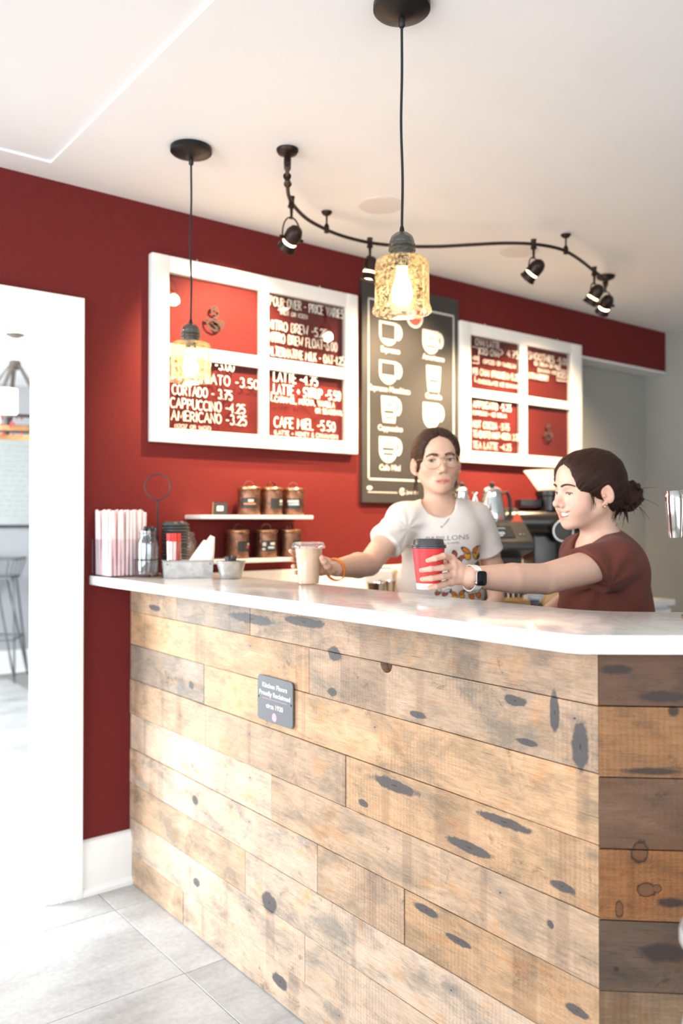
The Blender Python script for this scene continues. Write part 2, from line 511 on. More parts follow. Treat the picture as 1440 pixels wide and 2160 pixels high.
def wood(name, stains=(), knots=(), dark=()):
    """weathered reclaimed board; the board's own tone is its object colour"""
    t = NT(name)
    oi = t.n('ObjectInfo')
    rnd = oi.outputs['Random']
    w = t.math('MULTIPLY', rnd, 31.0)
    p = t.obj()
    # long grain
    g1 = t.noise(t.mapping(p, (1.6, 1, 26)), 9, 6, 0.6, 0.35, '4D', w)
    g2 = t.noise(t.mapping(p, (5, 1, 170)), 6, 4, 0.65, 0.2, '4D', w)
    blot = t.noise(t.mapping(p, (3.2, 1, 7.0)), 1.7, 8, 0.72, 0.5, '4D', t.math('ADD', w, 3.3))
    blot2 = t.noise(t.mapping(p, (7, 1, 8)), 1.7, 8, 0.78, 0.7, '4D', t.math('ADD', w, 9.1))
    c = oi.outputs['Color']
    blot2_ = t.noise(t.mapping(p, (4, 1, 6)), 1.9, 4, 0.6, 0.7, '4D', t.math('ADD', w, 14.0))
    c = t.mix(t.ramp(g1, (0.42, 0.0), (0.72, 0.34)), c, t.mix(1.0, c, (0.50, 0.36, 0.27, 1), 'MULTIPLY'))
    c = t.mix(t.ramp(g2, (0.34, 0.5), (0.54, 0.0)), c, t.mix(1.0, c, (0.52, 0.44, 0.38, 1), 'MULTIPLY'))
    spk = t.noise(t.mapping(p, (60, 1, 190)), 5, 3, 0.7, 0.0, '4D', w)
    c = t.mix(t.math('MULTIPLY', t.ramp(spk, (0.56, 0.0), (0.66, 0.8)), t.ramp(blot2_, (0.40, 0.15), (0.6, 1.0))), c, t.mix(1.0, c, (0.40, 0.36, 0.34, 1), 'MULTIPLY'))
    c = t.mix(t.ramp(blot, (0.47, 0.0), (0.62, 0.80)), c, t.mix(1.0, c, (0.43, 0.52, 0.60, 1), 'MULTIPLY'))        # grey weathering
    c = t.mix(t.ramp(blot, (0.30, 0.7), (0.45, 0.0)), c, t.mix(1.0, c, (1.35, 1.42, 1.55, 1), 'MULTIPLY'))          # bleached
    c = t.mix(t.ramp(blot2, (0.585, 0.0), (0.66, 0.75)), c, t.mix(1.0, c, (0.34, 0.33, 0.34, 1), 'MULTIPLY'))       # dark scuffs
    # saw marks across the grain on some boards
    wv = t.n('TexWave', wave_type='BANDS', bands_direction='X')
    t.set(wv.inputs['Vector'], p)
    wv.inputs['Scale'].default_value = 30; wv.inputs['Distortion'].default_value = 2.0; wv.inputs['Detail'].default_value = 4; wv.inputs['Detail Scale'].default_value = 1.0
    saw = t.math('MULTIPLY', wv.outputs['Fac'], t.ramp(t.noise(t.mapping(p, (3, 1, 3)), 1.4, 2, 0.5, 0, '4D', t.math('ADD', w, 5.5)), (0.46, 0.0), (0.6, 1.0)))
    c = t.mix(t.math('MULTIPLY', t.math('MULTIPLY', saw, t.ramp(spk, (0.4, 0.0), (0.6, 1.0))), 0.45), c, t.mix(1.0, c, (0.45, 0.40, 0.37, 1), 'MULTIPLY'))
    # faint bands across the grain where joists once lay
    sx_ = t.n('SeparateXYZ'); t.set(sx_.inputs[0], p)
    cb = t.n('CombineXYZ'); t.set(cb.inputs[0], sx_.outputs[0])
    bd = t.noise(cb.outputs[0], 7, 3, 0.6, 0.0, '4D', t.math('ADD', w, 2.2))
    c = t.mix(t.ramp(bd, (0.575, 0.0), (0.60, 0.5)), c, t.mix(1.0, c, (0.62, 0.60, 0.62, 1), 'MULTIPLY'))
    c = t.mix(t.ramp(bd, (0.37, 0.5), (0.39, 0.0)), c, t.mix(1.0, c, (1.25, 1.22, 1.18, 1), 'MULTIPLY'))
    hb = t.noise(t.mapping(p, (2.5, 1, 5)), 2.4, 5, 0.65, 0.8, '4D', t.math('ADD', w, 27.0))
    c = t.mix(t.ramp(hb, (0.55, 0.0), (0.68, 0.8)), c, t.mix(1.0, c, (1.10, 0.84, 0.58, 1), 'MULTIPLY'))
    # nail holes
    vo = t.n('TexVoronoi', feature='F1'); t.set(vo.inputs['Vector'], t.mapping(p, (0.55, 0.001, 1)))
    vo.inputs['Scale'].default_value = 11; vo.inputs['Randomness'].default_value = 1
    hole = t.math('LESS_THAN', vo.outputs['Distance'], 0.022)
    c = t.mix(hole, c, (0.015, 0.01, 0.008, 1))
    halo = t.ramp(vo.outputs['Distance'], (0.02, 0.42), (0.17, 0.0))
    pick = t.ramp(vo.outputs['Color'], (0.74, 0.0), (0.78, 1.0))
    c = t.mix(t.math('MULTIPLY', halo, pick), c, (0.10, 0.10, 0.11, 1))
    crk = t.noise(t.mapping(p, (2.2, 1, 95)), 4.5, 4, 0.6, 0.25, '4D', t.math('ADD', w, 7.7))
    crm = t.noise(t.mapping(p, (3, 1, 10)), 2.2, 3, 0.6, 0.3, '4D', t.math('ADD', w, 19.0))
    crack = t.math('MULTIPLY', t.ramp(crk, (0.635, 0.0), (0.67, 1.0)), t.ramp(crm, (0.5, 0.0), (0.6, 0.9)))
    c = t.mix(crack, c, t.mix(1.0, c, (0.22, 0.18, 0.15, 1), 'MULTIPLY'))
    v2 = t.n('TexVoronoi', feature='F1'); t.set(v2.inputs['Vector'], t.mapping(p, (1.1, 0.001, 0.8), loc=(0.37, 0, 0.21)))
    v2.inputs['Scale'].default_value = 6.5
    wb = t.math('MULTIPLY_ADD', t.noise(p, 130, 3, 0.7), 0.11, t.math('ADD', v2.outputs['Distance'], -0.055))
    big = t.math('MULTIPLY', t.ramp(wb, (0.025, 1.0), (0.045, 0.0)), t.ramp(v2.outputs['Color'], (0.42, 0.0), (0.45, 1.0)))
    c = t.mix(big, c, (0.022, 0.014, 0.010, 1))
    gp = t.n('Separate' + 'XYZ'); t.set(gp.inputs[0], t.geo())
    wob = t.math('MULTIPLY_ADD', t.noise(t.geo(), 48, 5, 0.7), 1.0, 0.5)

    def ellipses(lst, ax, inner):
        tot = None
        for (u, v, a, b) in lst:
            dx = t.math('MULTIPLY', t.math('SUBTRACT', gp.outputs[ax], u), 1 / a)
            dz = t.math('MULTIPLY', t.math('SUBTRACT', gp.outputs[2], v), 1 / b)
            d = t.math('MULTIPLY', t.math('SQRT', t.math('ADD', t.math('MULTIPLY', dx, dx), t.math('MULTIPLY', dz, dz))), wob)
            tot = d if tot is None else t.math('MINIMUM', tot, d)
        return tot
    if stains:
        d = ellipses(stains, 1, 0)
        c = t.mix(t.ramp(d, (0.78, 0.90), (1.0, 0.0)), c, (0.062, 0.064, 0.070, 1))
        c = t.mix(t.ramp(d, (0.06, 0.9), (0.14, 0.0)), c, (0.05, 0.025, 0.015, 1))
    if dark:
        d = ellipses(dark, 0, 0)
        c = t.mix(t.ramp(d, (0.6, 0.92), (1.1, 0.0)), c, (0.022, 0.018, 0.017, 1))
    if knots:
        d = ellipses(knots, 0, 0)
        ring = t.math('SINE', t.math('MULTIPLY', d, 26.0))
        c = t.mix(t.ramp(d, (0.7, 0.6), (1.05, 0.0)), c, (0.085, 0.038, 0.02, 1))
        c = t.mix(t.math('MULTIPLY', t.ramp(d, (0.66, 0.0), (0.84, 1.0), (1.08, 0.0)), 0.97), c, (0.010, 0.007, 0.005, 1))
        c = t.mix(t.math('MULTIPLY', t.ramp(d, (1.0, 0.32), (3.2, 0.0)), t.math('MULTIPLY_ADD', ring, 0.5, 0.5)), c, (0.08, 0.03, 0.012, 1))
    t.set(t.b.inputs['Base Color'], c)
    t.b.inputs['Roughness'].default_value = 0.55
    t.b.inputs['Specular IOR Level'].default_value = 0.35
    h = t.math('ADD', t.math('MULTIPLY', g2, 0.6), t.math('MULTIPLY_ADD', saw, -0.35, t.math('ADD', t.math('MULTIPLY', hole, -2.0), t.math('MULTIPLY', t.math('ADD', crack, big), -1.2))))
    t.bump(h, 0.35, 0.0016)
    return t.mat


CX, CY0 = 1.235, 0.872           # long face plane and its near corner
SZ0, SZ1 = 1.058, 1.09           # worktop underside and top
WOODL = wood('reclaimed_board', stains=STAINS)
CH = R(-42)                      # direction of the short angled face
cdir = Vector((math.cos(CH), math.sin(CH), 0))
def on_chamfer(px, py):
    r_ = FWD + RIGHT * ((px - 720) / FPX) + UP * ((1080 - py) / FPX)
    nrm = Vector((-cdir.y, cdir.x, 0))
    return CAM + r_ * ((Vector((CX, CY0, 0)) - CAM).dot(nrm) / r_.dot(nrm))


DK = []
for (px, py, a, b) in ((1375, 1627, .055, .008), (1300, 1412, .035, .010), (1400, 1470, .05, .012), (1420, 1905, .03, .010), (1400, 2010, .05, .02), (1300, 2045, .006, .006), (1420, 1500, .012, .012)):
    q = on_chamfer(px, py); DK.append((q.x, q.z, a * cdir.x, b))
kn = []
for (px, py, a, b) in ((1350, 1798, .016, .020), (1365, 1878, .017, .014), (1308, 1918, .008, .016), (1388, 1875, .008, .008)):
    r_ = FWD + RIGHT * ((px - 720) / FPX) + UP * ((1080 - py) / FPX)
    nrm = Vector((-cdir.y, cdir.x, 0))
    tt = (Vector((CX, CY0, 0)) - CAM).dot(nrm) / r_.dot(nrm)
    q = CAM + r_ * tt
    kn.append((q.x, q.z, a * cdir.x, b))
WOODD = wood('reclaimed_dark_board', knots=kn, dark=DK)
BACKW = mat('counter_carcass_board', (0.16, 0.085, 0.045), 0.7, var=0.25, scale=12)

counter = thing('service_counter', 'bar counter faced with reclaimed wooden boards, patchy grey and orange, under the white worktop', 'counter', (CX, CY0, 0))
# carcass behind the boards
E2 = Vector((CX, CY0, 0)) + cdir * 1.15
poly = [(CX + 0.022, WY - 0.002), (CX + 0.022, CY0 + 0.012), (E2.x + 0.012, E2.y + 0.012), (E2.x + 0.22, E2.y + 0.22), (1.44, 1.06), (1.44, WY - 0.002)]
MB().prism([(x - CX, y - CY0) for x, y in poly], 0.0, SZ0 - 0.001).build('carcass', BACKW, counter, smooth=False)

ZS = [0.003, 0.106, 0.230, 0.352, 0.474, 0.596, 0.719, 0.841, 0.958, SZ0 - 0.002]
TAN, ORG, GRY, PAL, BRN = (0.52, 0.36, 0.235), (0.60, 0.38, 0.215), (0.33, 0.26, 0.20), (0.62, 0.47, 0.345), (0.49, 0.34, 0.225)
COURSES = [  # bottom course first: end joints (Y) and tones from the wall end to the near corner
    ([2.411], [TAN, PAL]), ([1.745], [PAL, PAL]), ([2.033], [TAN, PAL]),
    ([1.69, 1.369], [PAL, TAN, ORG]), ([1.902], [PAL, TAN]), ([1.577], [TAN, ORG]),
    ([2.278], [GRY, ORG]), ([1.729], [ORG, BRN]), ([2.459, 2.009], [BRN, GRY, BRN])]
HOLE = (1.43, 0.956)


def plank(length, h, th, rng):
    """one board, slightly worn: subdivided edges that wander a little"""
    m = MB(); n = max(3, int(length / 0.16))
    rows = []
    for i in range(n + 1):
        x = -length * i / n
        e0, e1 = (rng.uniform(-0.0005, 0.0006) for _ in range(2))
        rows.append([(x, 0, e0 + 0.0004), (x, 0, h + e1 - 0.0004), (x, th, h), (x, th, 0)])
    vs = [q for r_ in rows for q in r_]
    fs = []
    for i in range(n):
        a, b = i * 4, i * 4 + 4
        for k in range(4): fs.append((a + k, a + (k + 1) % 4, b + (k + 1) % 4, b + k))
    fs += [(0, 1, 2, 3), tuple(n * 4 + k for k in (3, 2, 1, 0))]
    return m.raw(vs, fs)


for ci, (joints, tones) in enumerate(COURSES):
    z0, z1 = ZS[ci], ZS[ci + 1]
    ys = [WY - 0.001] + joints + [CY0]
    for k in range(len(ys) - 1):
        ya, yb = ys[k], ys[k + 1]
        ln = ya - yb - 0.0022
        th = 0.020 + RND.uniform(-0.0015, 0.0015)
        mb = plank(ln, z1 - z0 - 0.001, th, RND)
        me = mb.data('plank', WOODL, False, bevel=0.0006, seg=1)
        o = link('plank', me, counter)
        # local x runs from the wall end towards the near corner
        o.rotation_euler = (0, 0, R(90))
        o.location = (0.021 + 0.0 + (th - 0.020) * 0, ya - CY0 - 0.001, z0)
        o.location.x = 0.021 - th
        # local +y (thickness) must point into the counter: rotate 90 puts it at -x, so mirror the mesh
        me.transform(Matrix.Diagonal((1, -1, 1, 1))); me.flip_normals()
        tn = tones[k]; f = RND.uniform(0.92, 1.08) * (0.98 if ci == 8 else 0.95)
        o.color = (tn[0] * f, tn[1] * f, tn[2] * f, 1)
        if z0 <= HOLE[1] <= z1 + 0.01 and yb < HOLE[0] < ya and ci == 7:
            bm = bmesh.new()
            bmesh.ops.create_cone(bm, cap_ends=True, segments=24, radius1=0.0205, radius2=0.0205, depth=0.2, matrix=Matrix.Translation((CX, HOLE[0], HOLE[1])) @ Matrix.Rotation(R(90), 4, 'Y'))
            cm = bpy.data.meshes.new('cutter'); bm.to_mesh(cm); bm.free()
            cu = link('cutter', cm)
            bpy.context.view_layer.update()
            md = o.modifiers.new('hole', 'BOOLEAN'); md.object = cu; md.operation = 'DIFFERENCE'; md.solver = 'EXACT'
            bpy.context.view_layer.update()
            new = bpy.data.meshes.new_from_object(o.evaluated_get(bpy.context.evaluated_depsgraph_get()))
            o.modifiers.clear(); o.data = new
            bpy.data.objects.remove(cu)

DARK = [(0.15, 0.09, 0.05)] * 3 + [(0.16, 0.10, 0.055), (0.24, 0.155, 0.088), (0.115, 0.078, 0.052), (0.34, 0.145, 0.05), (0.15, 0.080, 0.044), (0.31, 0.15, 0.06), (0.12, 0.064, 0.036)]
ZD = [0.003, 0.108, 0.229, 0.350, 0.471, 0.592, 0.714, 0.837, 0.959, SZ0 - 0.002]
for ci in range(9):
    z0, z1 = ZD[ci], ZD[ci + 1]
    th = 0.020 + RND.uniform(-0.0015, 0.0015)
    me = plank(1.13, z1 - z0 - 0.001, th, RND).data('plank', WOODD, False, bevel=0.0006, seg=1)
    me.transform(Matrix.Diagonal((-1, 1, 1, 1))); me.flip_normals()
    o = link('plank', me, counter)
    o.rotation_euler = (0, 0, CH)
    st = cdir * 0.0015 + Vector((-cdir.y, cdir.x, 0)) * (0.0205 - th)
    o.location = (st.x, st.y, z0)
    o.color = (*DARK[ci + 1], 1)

# white quartz worktop
t = NT('white_quartz')
p = t.geo()
vn = t.noise(t.mapping(p, (1, 1, 1), rot=(0, 0, 0.7)), 5, 8, 0.62, 1.6)
c = t.ramp(vn, (0.44, (0.80, 0.79, 0.775)), (0.49, (0.70, 0.685, 0.665)), (0.52, (0.80, 0.79, 0.775)))
t.set(t.b.inputs['Base Color'], c)
t.b.inputs['Roughness'].default_value = 0.12
QUARTZ = t.mat
fa = Vector((1.142, 0.851)); fdir = Vector((math.cos(R(-39)), math.sin(R(-39))))
ba = Vector((1.478, 1.056)); bdir = Vector((math.cos(R(-43)), math.sin(R(-43))))
fe, be = fa + fdir * 1.2, ba + bdir * 1.1
outl = [(1.0845, WY), fa - Vector((-0.0016, -0.038)).normalized() * -0.0]
mm = []
p0, p1, p2 = Vector((1.0845, WY)), fa, fe
d0 = (p0 - p1).normalized(); d1 = (p2 - p1).normalized()
q0, q1 = p1 + d0 * 0.03, p1 + d1 * 0.03          # softly rounded corner
arc = [(q0 * (1 - u) ** 2 + p1 * 2 * u * (1 - u) + q1 * u * u) for u in (0, .25, .5, .75, 1)]
q2, q3 = ba + (Vector((1.474, WY)) - ba).normalized() * 0.08, ba + bdir * 0.08
arc2 = [(q3 * (1 - u) ** 2 + ba * 2 * u * (1 - u) + q2 * u * u) for u in (0, .25, .5, .75, 1)]
outl = [(p0.x, p0.y - 0.0005)] + [tuple(a) for a in arc] + [tuple(p2), tuple(be)] + [tuple(a) for a in arc2] + [(1.474, WY - 0.0005)]
top = MB().prism(outl, SZ0, SZ1).build('countertop', QUARTZ, None, smooth=True, bevel=0.004, seg=3, angle=60)
tag(top, 'long white quartz worktop with faint veins lying on the wooden bar', 'countertop')
# ------------------------------------------------------------------ hand lettering: single-stroke capitals turned into flat ribbons
def _e(cx, cy, rx, ry, a0, a1, n=9):
    return [(cx + rx * math.cos(R(a0 + (a1 - a0) * k / n)), cy + ry * math.sin(R(a0 + (a1 - a0) * k / n))) for k in range(n + 1)]


GL = {
    'A': (.6, [[(0, 0), (.3, 1), (.6, 0)], [(.1, .35), (.5, .35)]]),
    'B': (.5, [[(0, 0), (0, 1)], [(0, 1)] + _e(.2, .77, .26, .23, 90, -90) + [(0, .54)], [(0, .54)] + _e(.22, .27, .28, .27, 90, -90) + [(0, 0)]]),
    'C': (.55, [_e(.32, .5, .32, .5, 50, 310, 12)]),
    'D': (.55, [[(0, 0), (0, 1)] + _e(.15, .5, .4, .5, 90, -90, 12) + [(0, 0)]]),
    'E': (.45, [[(.45, 1), (0, 1), (0, 0), (.45, 0)], [(0, .52), (.36, .52)]]),
    'F': (.45, [[(.45, 1), (0, 1), (0, 0)], [(0, .52), (.36, .52)]]),
    'G': (.58, [_e(.32, .5, .32, .5, 50, 340, 12) + [(.58, .42), (.34, .42)]]),
    'H': (.5, [[(0, 0), (0, 1)], [(.5, 0), (.5, 1)], [(0, .5), (.5, .5)]]),
    'I': (.12, [[(.06, 0), (.06, 1)]]),
    'J': (.4, [[(.4, 1), (.4, .25)] + _e(.2, .22, .2, .22, 0, -180)]),
    'K': (.5, [[(0, 0), (0, 1)], [(.48, 1), (.02, .45)], [(.16, .58), (.5, 0)]]),
    'L': (.42, [[(0, 1), (0, 0), (.42, 0)]]),
    'M': (.68, [[(0, 0), (.08, 1), (.34, .3), (.6, 1), (.68, 0)]]),
    'N': (.52, [[(0, 0), (0, 1), (.52, 0), (.52, 1)]]),
    'O': (.6, [_e(.3, .5, .3, .5, 90, 450, 16)]),
    'P': (.48, [[(0, 0), (0, 1)] + _e(.18, .73, .3, .27, 90, -90) + [(0, .46)]]),
    'R': (.5, [[(0, 0), (0, 1)] + _e(.18, .74, .28, .26, 90, -90) + [(0, .48)], [(.18, .48), (.5, 0)]]),
    'S': (.5, [_e(.25, .74, .23, .26, 40, 250, 9) + _e(.25, .25, .25, .26, 80, -150, 9)]),
    'T': (.52, [[(0, 1), (.52, 1)], [(.26, 1), (.26, 0)]]),
    'U': (.52, [[(0, 1), (0, .28)] + _e(.26, .28, .26, .28, 180, 360) + [(.52, 1)]]),
    'V': (.56, [[(0, 1), (.28, 0), (.56, 1)]]),
    'W': (.75, [[(0, 1), (.18, 0), (.37, .72), (.56, 0), (.75, 1)]]),
    'X': (.5, [[(0, 0), (.5, 1)], [(0, 1), (.5, 0)]]),
    'Y': (.52, [[(0, 1), (.26, .5), (.52, 1)], [(.26, .5), (.26, 0)]]),
    'Z': (.5, [[(0, 1), (.5, 1), (0, 0), (.5, 0)]]),
    '0': (.5, [_e(.25, .5, .25, .5, 90, 450, 14)]),
    '1': (.22, [[(0, .8), (.16, 1), (.16, 0)]]),
    '2': (.48, [_e(.24, .73, .24, .27, 160, -30, 9) + [(0, 0), (.48, 0)]]),
    '3': (.48, [_e(.22, .75, .23, .25, 140, -80, 8) + _e(.22, .26, .26, .27, 80, -140, 9)]),
    '4': (.52, [[(.4, 0), (.4, 1), (0, .32), (.52, .32)]]),
    '5': (.48, [[(.45, 1), (.06, 1), (.03, .56)] + _e(.22, .3, .26, .3, 110, -140, 10)]),
    '6': (.5, [[(.4, 1)] + _e(.25, .28, .25, .28, 170, 530, 14)]),
    '7': (.48, [[(0, 1), (.48, 1), (.14, 0)], [(.1, .5), (.44, .5)]]),
    '8': (.5, [_e(.25, .76, .2, .24, 90, 450, 12), _e(.25, .26, .25, .26, 90, 450, 12)]),
    '-': (.34, [[(.03, .45), (.31, .45)]]), '.': (.12, [[(.05, .02), (.07, .02)]]), ',': (.14, [[(.09, .06), (.02, -.14)]]),
    '(': (.2, [_e(.3, .45, .26, .62, 130, 230, 7)]), ')': (.2, [_e(-.1, .45, .26, .62, 50, -50, 7)]),
    '+': (.42, [[(.03, .45), (.39, .45)], [(.21, .25), (.21, .65)]]), '>': (.5, [[(0, .85), (.45, .5), (0, .1)]]),
    '[': (.25, [[(.22, 1.08), (.02, 1.08), (.02, -.1), (.22, -.1)]]), ']': (.25, [[(.02, 1.08), (.22, 1.08), (.22, -.1), (.02, -.1)]]),
    '&': (.5, [[(.5, 0), (.1, .8)] + _e(.24, .82, .14, .18, 180, 0, 6) + [(.02, .3)] + _e(.22, .2, .2, .2, 170, 300, 6) + [(.46, .4)]]),
    '\'': (.1, [[(.05, 1), (.05, .8)]]), ' ': (.3, []),
}


def ribbon(mb, pts, r, M):
    """flat stroke of half width r through pts (2-D), round ends"""
    n = len(pts)
    P = [Vector((x, y)) for x, y in pts]
    L, Rr = [], []
    for i in range(n):
        a = P[max(0, i - 1)]; b = P[min(n - 1, i + 1)]
        t_ = (b - a)
        t_ = t_.normalized() if t_.length > 1e-9 else Vector((1, 0))
        if 0 < i < n - 1:
            u = (P[i] - P[i - 1]).normalized(); w = (P[i + 1] - P[i]).normalized()
            k = max(0.45, (1 + u.dot(w)) / 2) ** 0.5
        else: k = 1
        q = Vector((-t_.y, t_.x)) * (r / k)
        L.append(P[i] + q); Rr.append(P[i] - q)
    d0 = (P[0] - P[1]).normalized() * r; d1 = (P[-1] - P[-2]).normalized() * r
    outline = [P[0] + d0] + L + [P[-1] + d1]
    vs = L + Rr + [P[0] + d0, P[-1] + d1]
    fs = [(i, n + i, n + i + 1, i + 1) for i in range(n - 1)] + [(0, 2 * n, n), (n - 1, 2 * n - 1, 2 * n + 1)]
    mb.raw([M @ Vector((v.x, v.y, 0)) for v in vs], fs)


def strokes(mb, text, x0, y0, x1, h, M, rad=0.085, gap=0.17, jit=0.02, rng=RND):
    """letters between x0 and x1, baseline y0, capital height h"""
    tot = sum(GL[c][0] + gap for c in text) - gap
    sx = (x1 - x0) / tot
    x = x0
    for c in text:
        w, st = GL[c]
        dy = rng.uniform(-jit, jit) * h; sh = 1 + rng.uniform(-jit, jit) * 2
        for s_ in st:
            ribbon(mb, [(x + a * sx, y0 + dy + b * h * sh) for a, b in s_], h * rad, M)
        x += (w + gap) * sx


XZ = Matrix(((1, 0, 0, 0), (0, 0, -1, 0), (0, 1, 0, 0), (0, 0, 0, 1)))   # draws (x, y, up) as (x, -up, y): onto a wall facing the camera

SASH = NT('chipped_white_sash_paint')
p = SASH.obj()
ch = SASH.noise(p, 28, 6, 0.7)
SASH.set(SASH.b.inputs['Base Color'], SASH.ramp(ch, (0.68, (0.80, 0.79, 0.765)), (0.74, (0.62, 0.58, 0.52))))
SASH.b.inputs['Roughness'].default_value = 0.5
SASH.bump(ch, 0.35, 0.002)
SASHM = SASH.mat
PANE = thin_glass('old_window_glass', (0.93, 0.92, 0.91), 0.035, 0.015)
EMBG = mat('grey_vinyl_mark', (0.040, 0.030, 0.028), 0.9, spec=0.05)
EMBD = mat('dark_vinyl_mark', (0.06, 0.04, 0.04), 0.6)
FY, BY, GY = WY - 0.036, WY - 0.004, WY - 0.022      # sash front, back and glass


def menu_sash(label, px_c, lines, extra, emblem):
    """an old four-pane window sash; px_c gives its outline and panes in the picture"""
    (xl, yt), (xr, yb) = px_c['out']
    A = on_y(xl, yt, FY); B = on_y(xr, yb, FY)
    x0, x1, z0, z1 = A.x, B.x, B.z, A.z
    root = thing('menu_window', label, 'menu board', ((x0 + x1) / 2, BY, z0))
    O = Vector(((x0 + x1) / 2, BY, z0))
    X = [on_y(px, 800, FY).x - O.x for px in px_c['x']]
    Zs = [on_y(px, py, FY).z - O.z for px, py in px_c['z']]
    f = MB()
    fd, bd = FY - BY, 0.0
    W2 = (x1 - x0) / 2; H = z1 - z0
    f.box((-W2, fd, 0), (-W2 + (X[0] + W2), bd, H)); f.box((X[3], fd, 0), (W2, bd, H))
    f.box((X[0], fd, 0), (X[3], bd, Zs[0])); f.box((X[0], fd, Zs[3]), (X[3], bd, H))
    f.build('sash_frame', SASHM, root, bevel=0.0035, seg=2)
    f = MB(); f.box((X[1], fd + 0.003, Zs[0]), (X[2], bd - 0.004, Zs[3])); f.build('muntin', SASHM, root, bevel=0.003, seg=2)
    f = MB(); f.box((X[0], fd + 0.004, Zs[1]), (X[1], bd - 0.004, Zs[2])).box((X[2], fd + 0.004, Zs[1]), (X[3], bd - 0.004, Zs[2]))
    f.build('muntin', SASHM, root, bevel=0.003, seg=2)
    gy = GY - BY
    for (i, j), ls in lines.items():
        ax, bx = (X[0], X[1]) if i == 0 else (X[2], X[3])
        az, bz = (Zs[0], Zs[1]) if j == 0 else (Zs[2], Zs[3])
        g = MB().box((ax, gy, az), (bx, gy + 0.003, bz)).build('pane', PANE, root, smooth=False)
        mb = MB(); M = Matrix.Translation((0, gy - 0.0012, 0)) @ XZ
        for (txt, pl, pb, pr, hpx) in ls:
            a = on_y(pl, pb, GY); b = on_y(pr, pb, GY)
            dd = (a - CAM).dot(FWD)
            h = hpx / FPX * dd
            xa = a.x - O.x; xb = b.x - O.x
            strokes(mb, txt, max(xa, ax + 0.004), a.z - O.z, min(xb, bx - 0.004), h, M, rad=0.064 if hpx > 12 else 0.075)
        for seg in extra.get((i, j), []):
            pts = [on_y(*q, GY) - O for q in seg]
            ribbon(mb, [(q.x, q.z) for q in pts], 0.0016, M)
        if ls: mb.build('lettering', INK, g, smooth=False)
        if (i, j) in emblem:
            cx, cy, s, em = emblem[(i, j)]
            q = on_y(cx, cy, GY) - O
            mb = MB()

            def em_pts(l): return [(q.x + u * s, q.z + v * s) for u, v in l]
            for l, w in (([(-.05, .50), (.10, .62), (.20, .50), (.14, .34), (-.02, .30), (-.14, .40), (-.12, .54), (0, .64)], .05), ([(.12, .36), (.20, .26), (.10, .14), (-.02, .10)], .06),
                         ([(-.42, 0), (-.20, -.02), (.05, -.06), (.24, -.16)], .07), ([(-.40, -.06), (-.36, -.24), (-.20, -.40), (.02, -.47), (.22, -.40)], .05),
                         ([(-.1, -.1), (.1, -.18), (.26, -.28), (.40, -.22), (.46, -.08), (.36, .0), (.22, -.02)], .07), ([(.0, -.18), (.12, -.30), (.28, -.36)], .08)):
                ribbon(mb, em_pts(l), w * s, M)
            mb.build('emblem', em, g, smooth=False)
    # hanging wire eyes on top
    for sx in (-0.6, 0.6):
        MB().cyl(0.004, 0, 0.012, 10, Matrix.Translation((sx * W2, -0.012, H))).build('screw_eye', STEEL, root)
    return root


menu_sash('white four-pane window frame lettered with coffee prices, left of the tall dark sign', {
    'out': ((321, 531), (755, 958)), 'x': (357, 550.5, 568, 731), 'z': ((357, 903), (551, 776), (551, 751), (357, 573))},
    {(0, 1): [], (1, 1): [('POUR OVER - PRICE VARIES', 569, 643, 724, 19), ('(HOT OR ICED)', 591, 663, 648, 8.5), ('NITRO BREW -5.25', 566, 693, 689, 19),
                         ('NITRO BREW FLOAT-6.00', 566, 719, 710, 19), ('ALTERNATIVE MILK - OAT-1.25', 566, 748, 731, 18)],
     (0, 0): [('ESPRESSO -3.00', 361, 767, 493, 21), ('MACCHIATO -3.50', 363, 800, 544, 20), ('CORTADO - 3.75', 363, 831, 489, 20), ('CAPPUCCINO -4.25', 359, 859, 516, 20),
              ('AMERICANO -3.25', 361, 885, 519, 20), ('(12OZ OR 16OZ)', 368, 902, 444, 8)],
     (1, 0): [('LATTE -4.75', 577, 803, 669, 20), ('LATTE + SYRUP -5.50', 577, 830, 717, 20), ('CARAMEL, MOCHA, VANILLA', 579, 847, 705, 12), ('OR SEASONAL', 665, 871, 722, 10),
              ('CAFE MIEL -5.50', 578, 900, 706, 21), ('(LATTE + HONEY & CINNAMON)', 578, 916, 712, 9)]},
    {(1, 0): [[(572, 826), (571.5, 845), (577, 846)]]}, {(0, 1): (452, 676, 0.082, EMBG)})
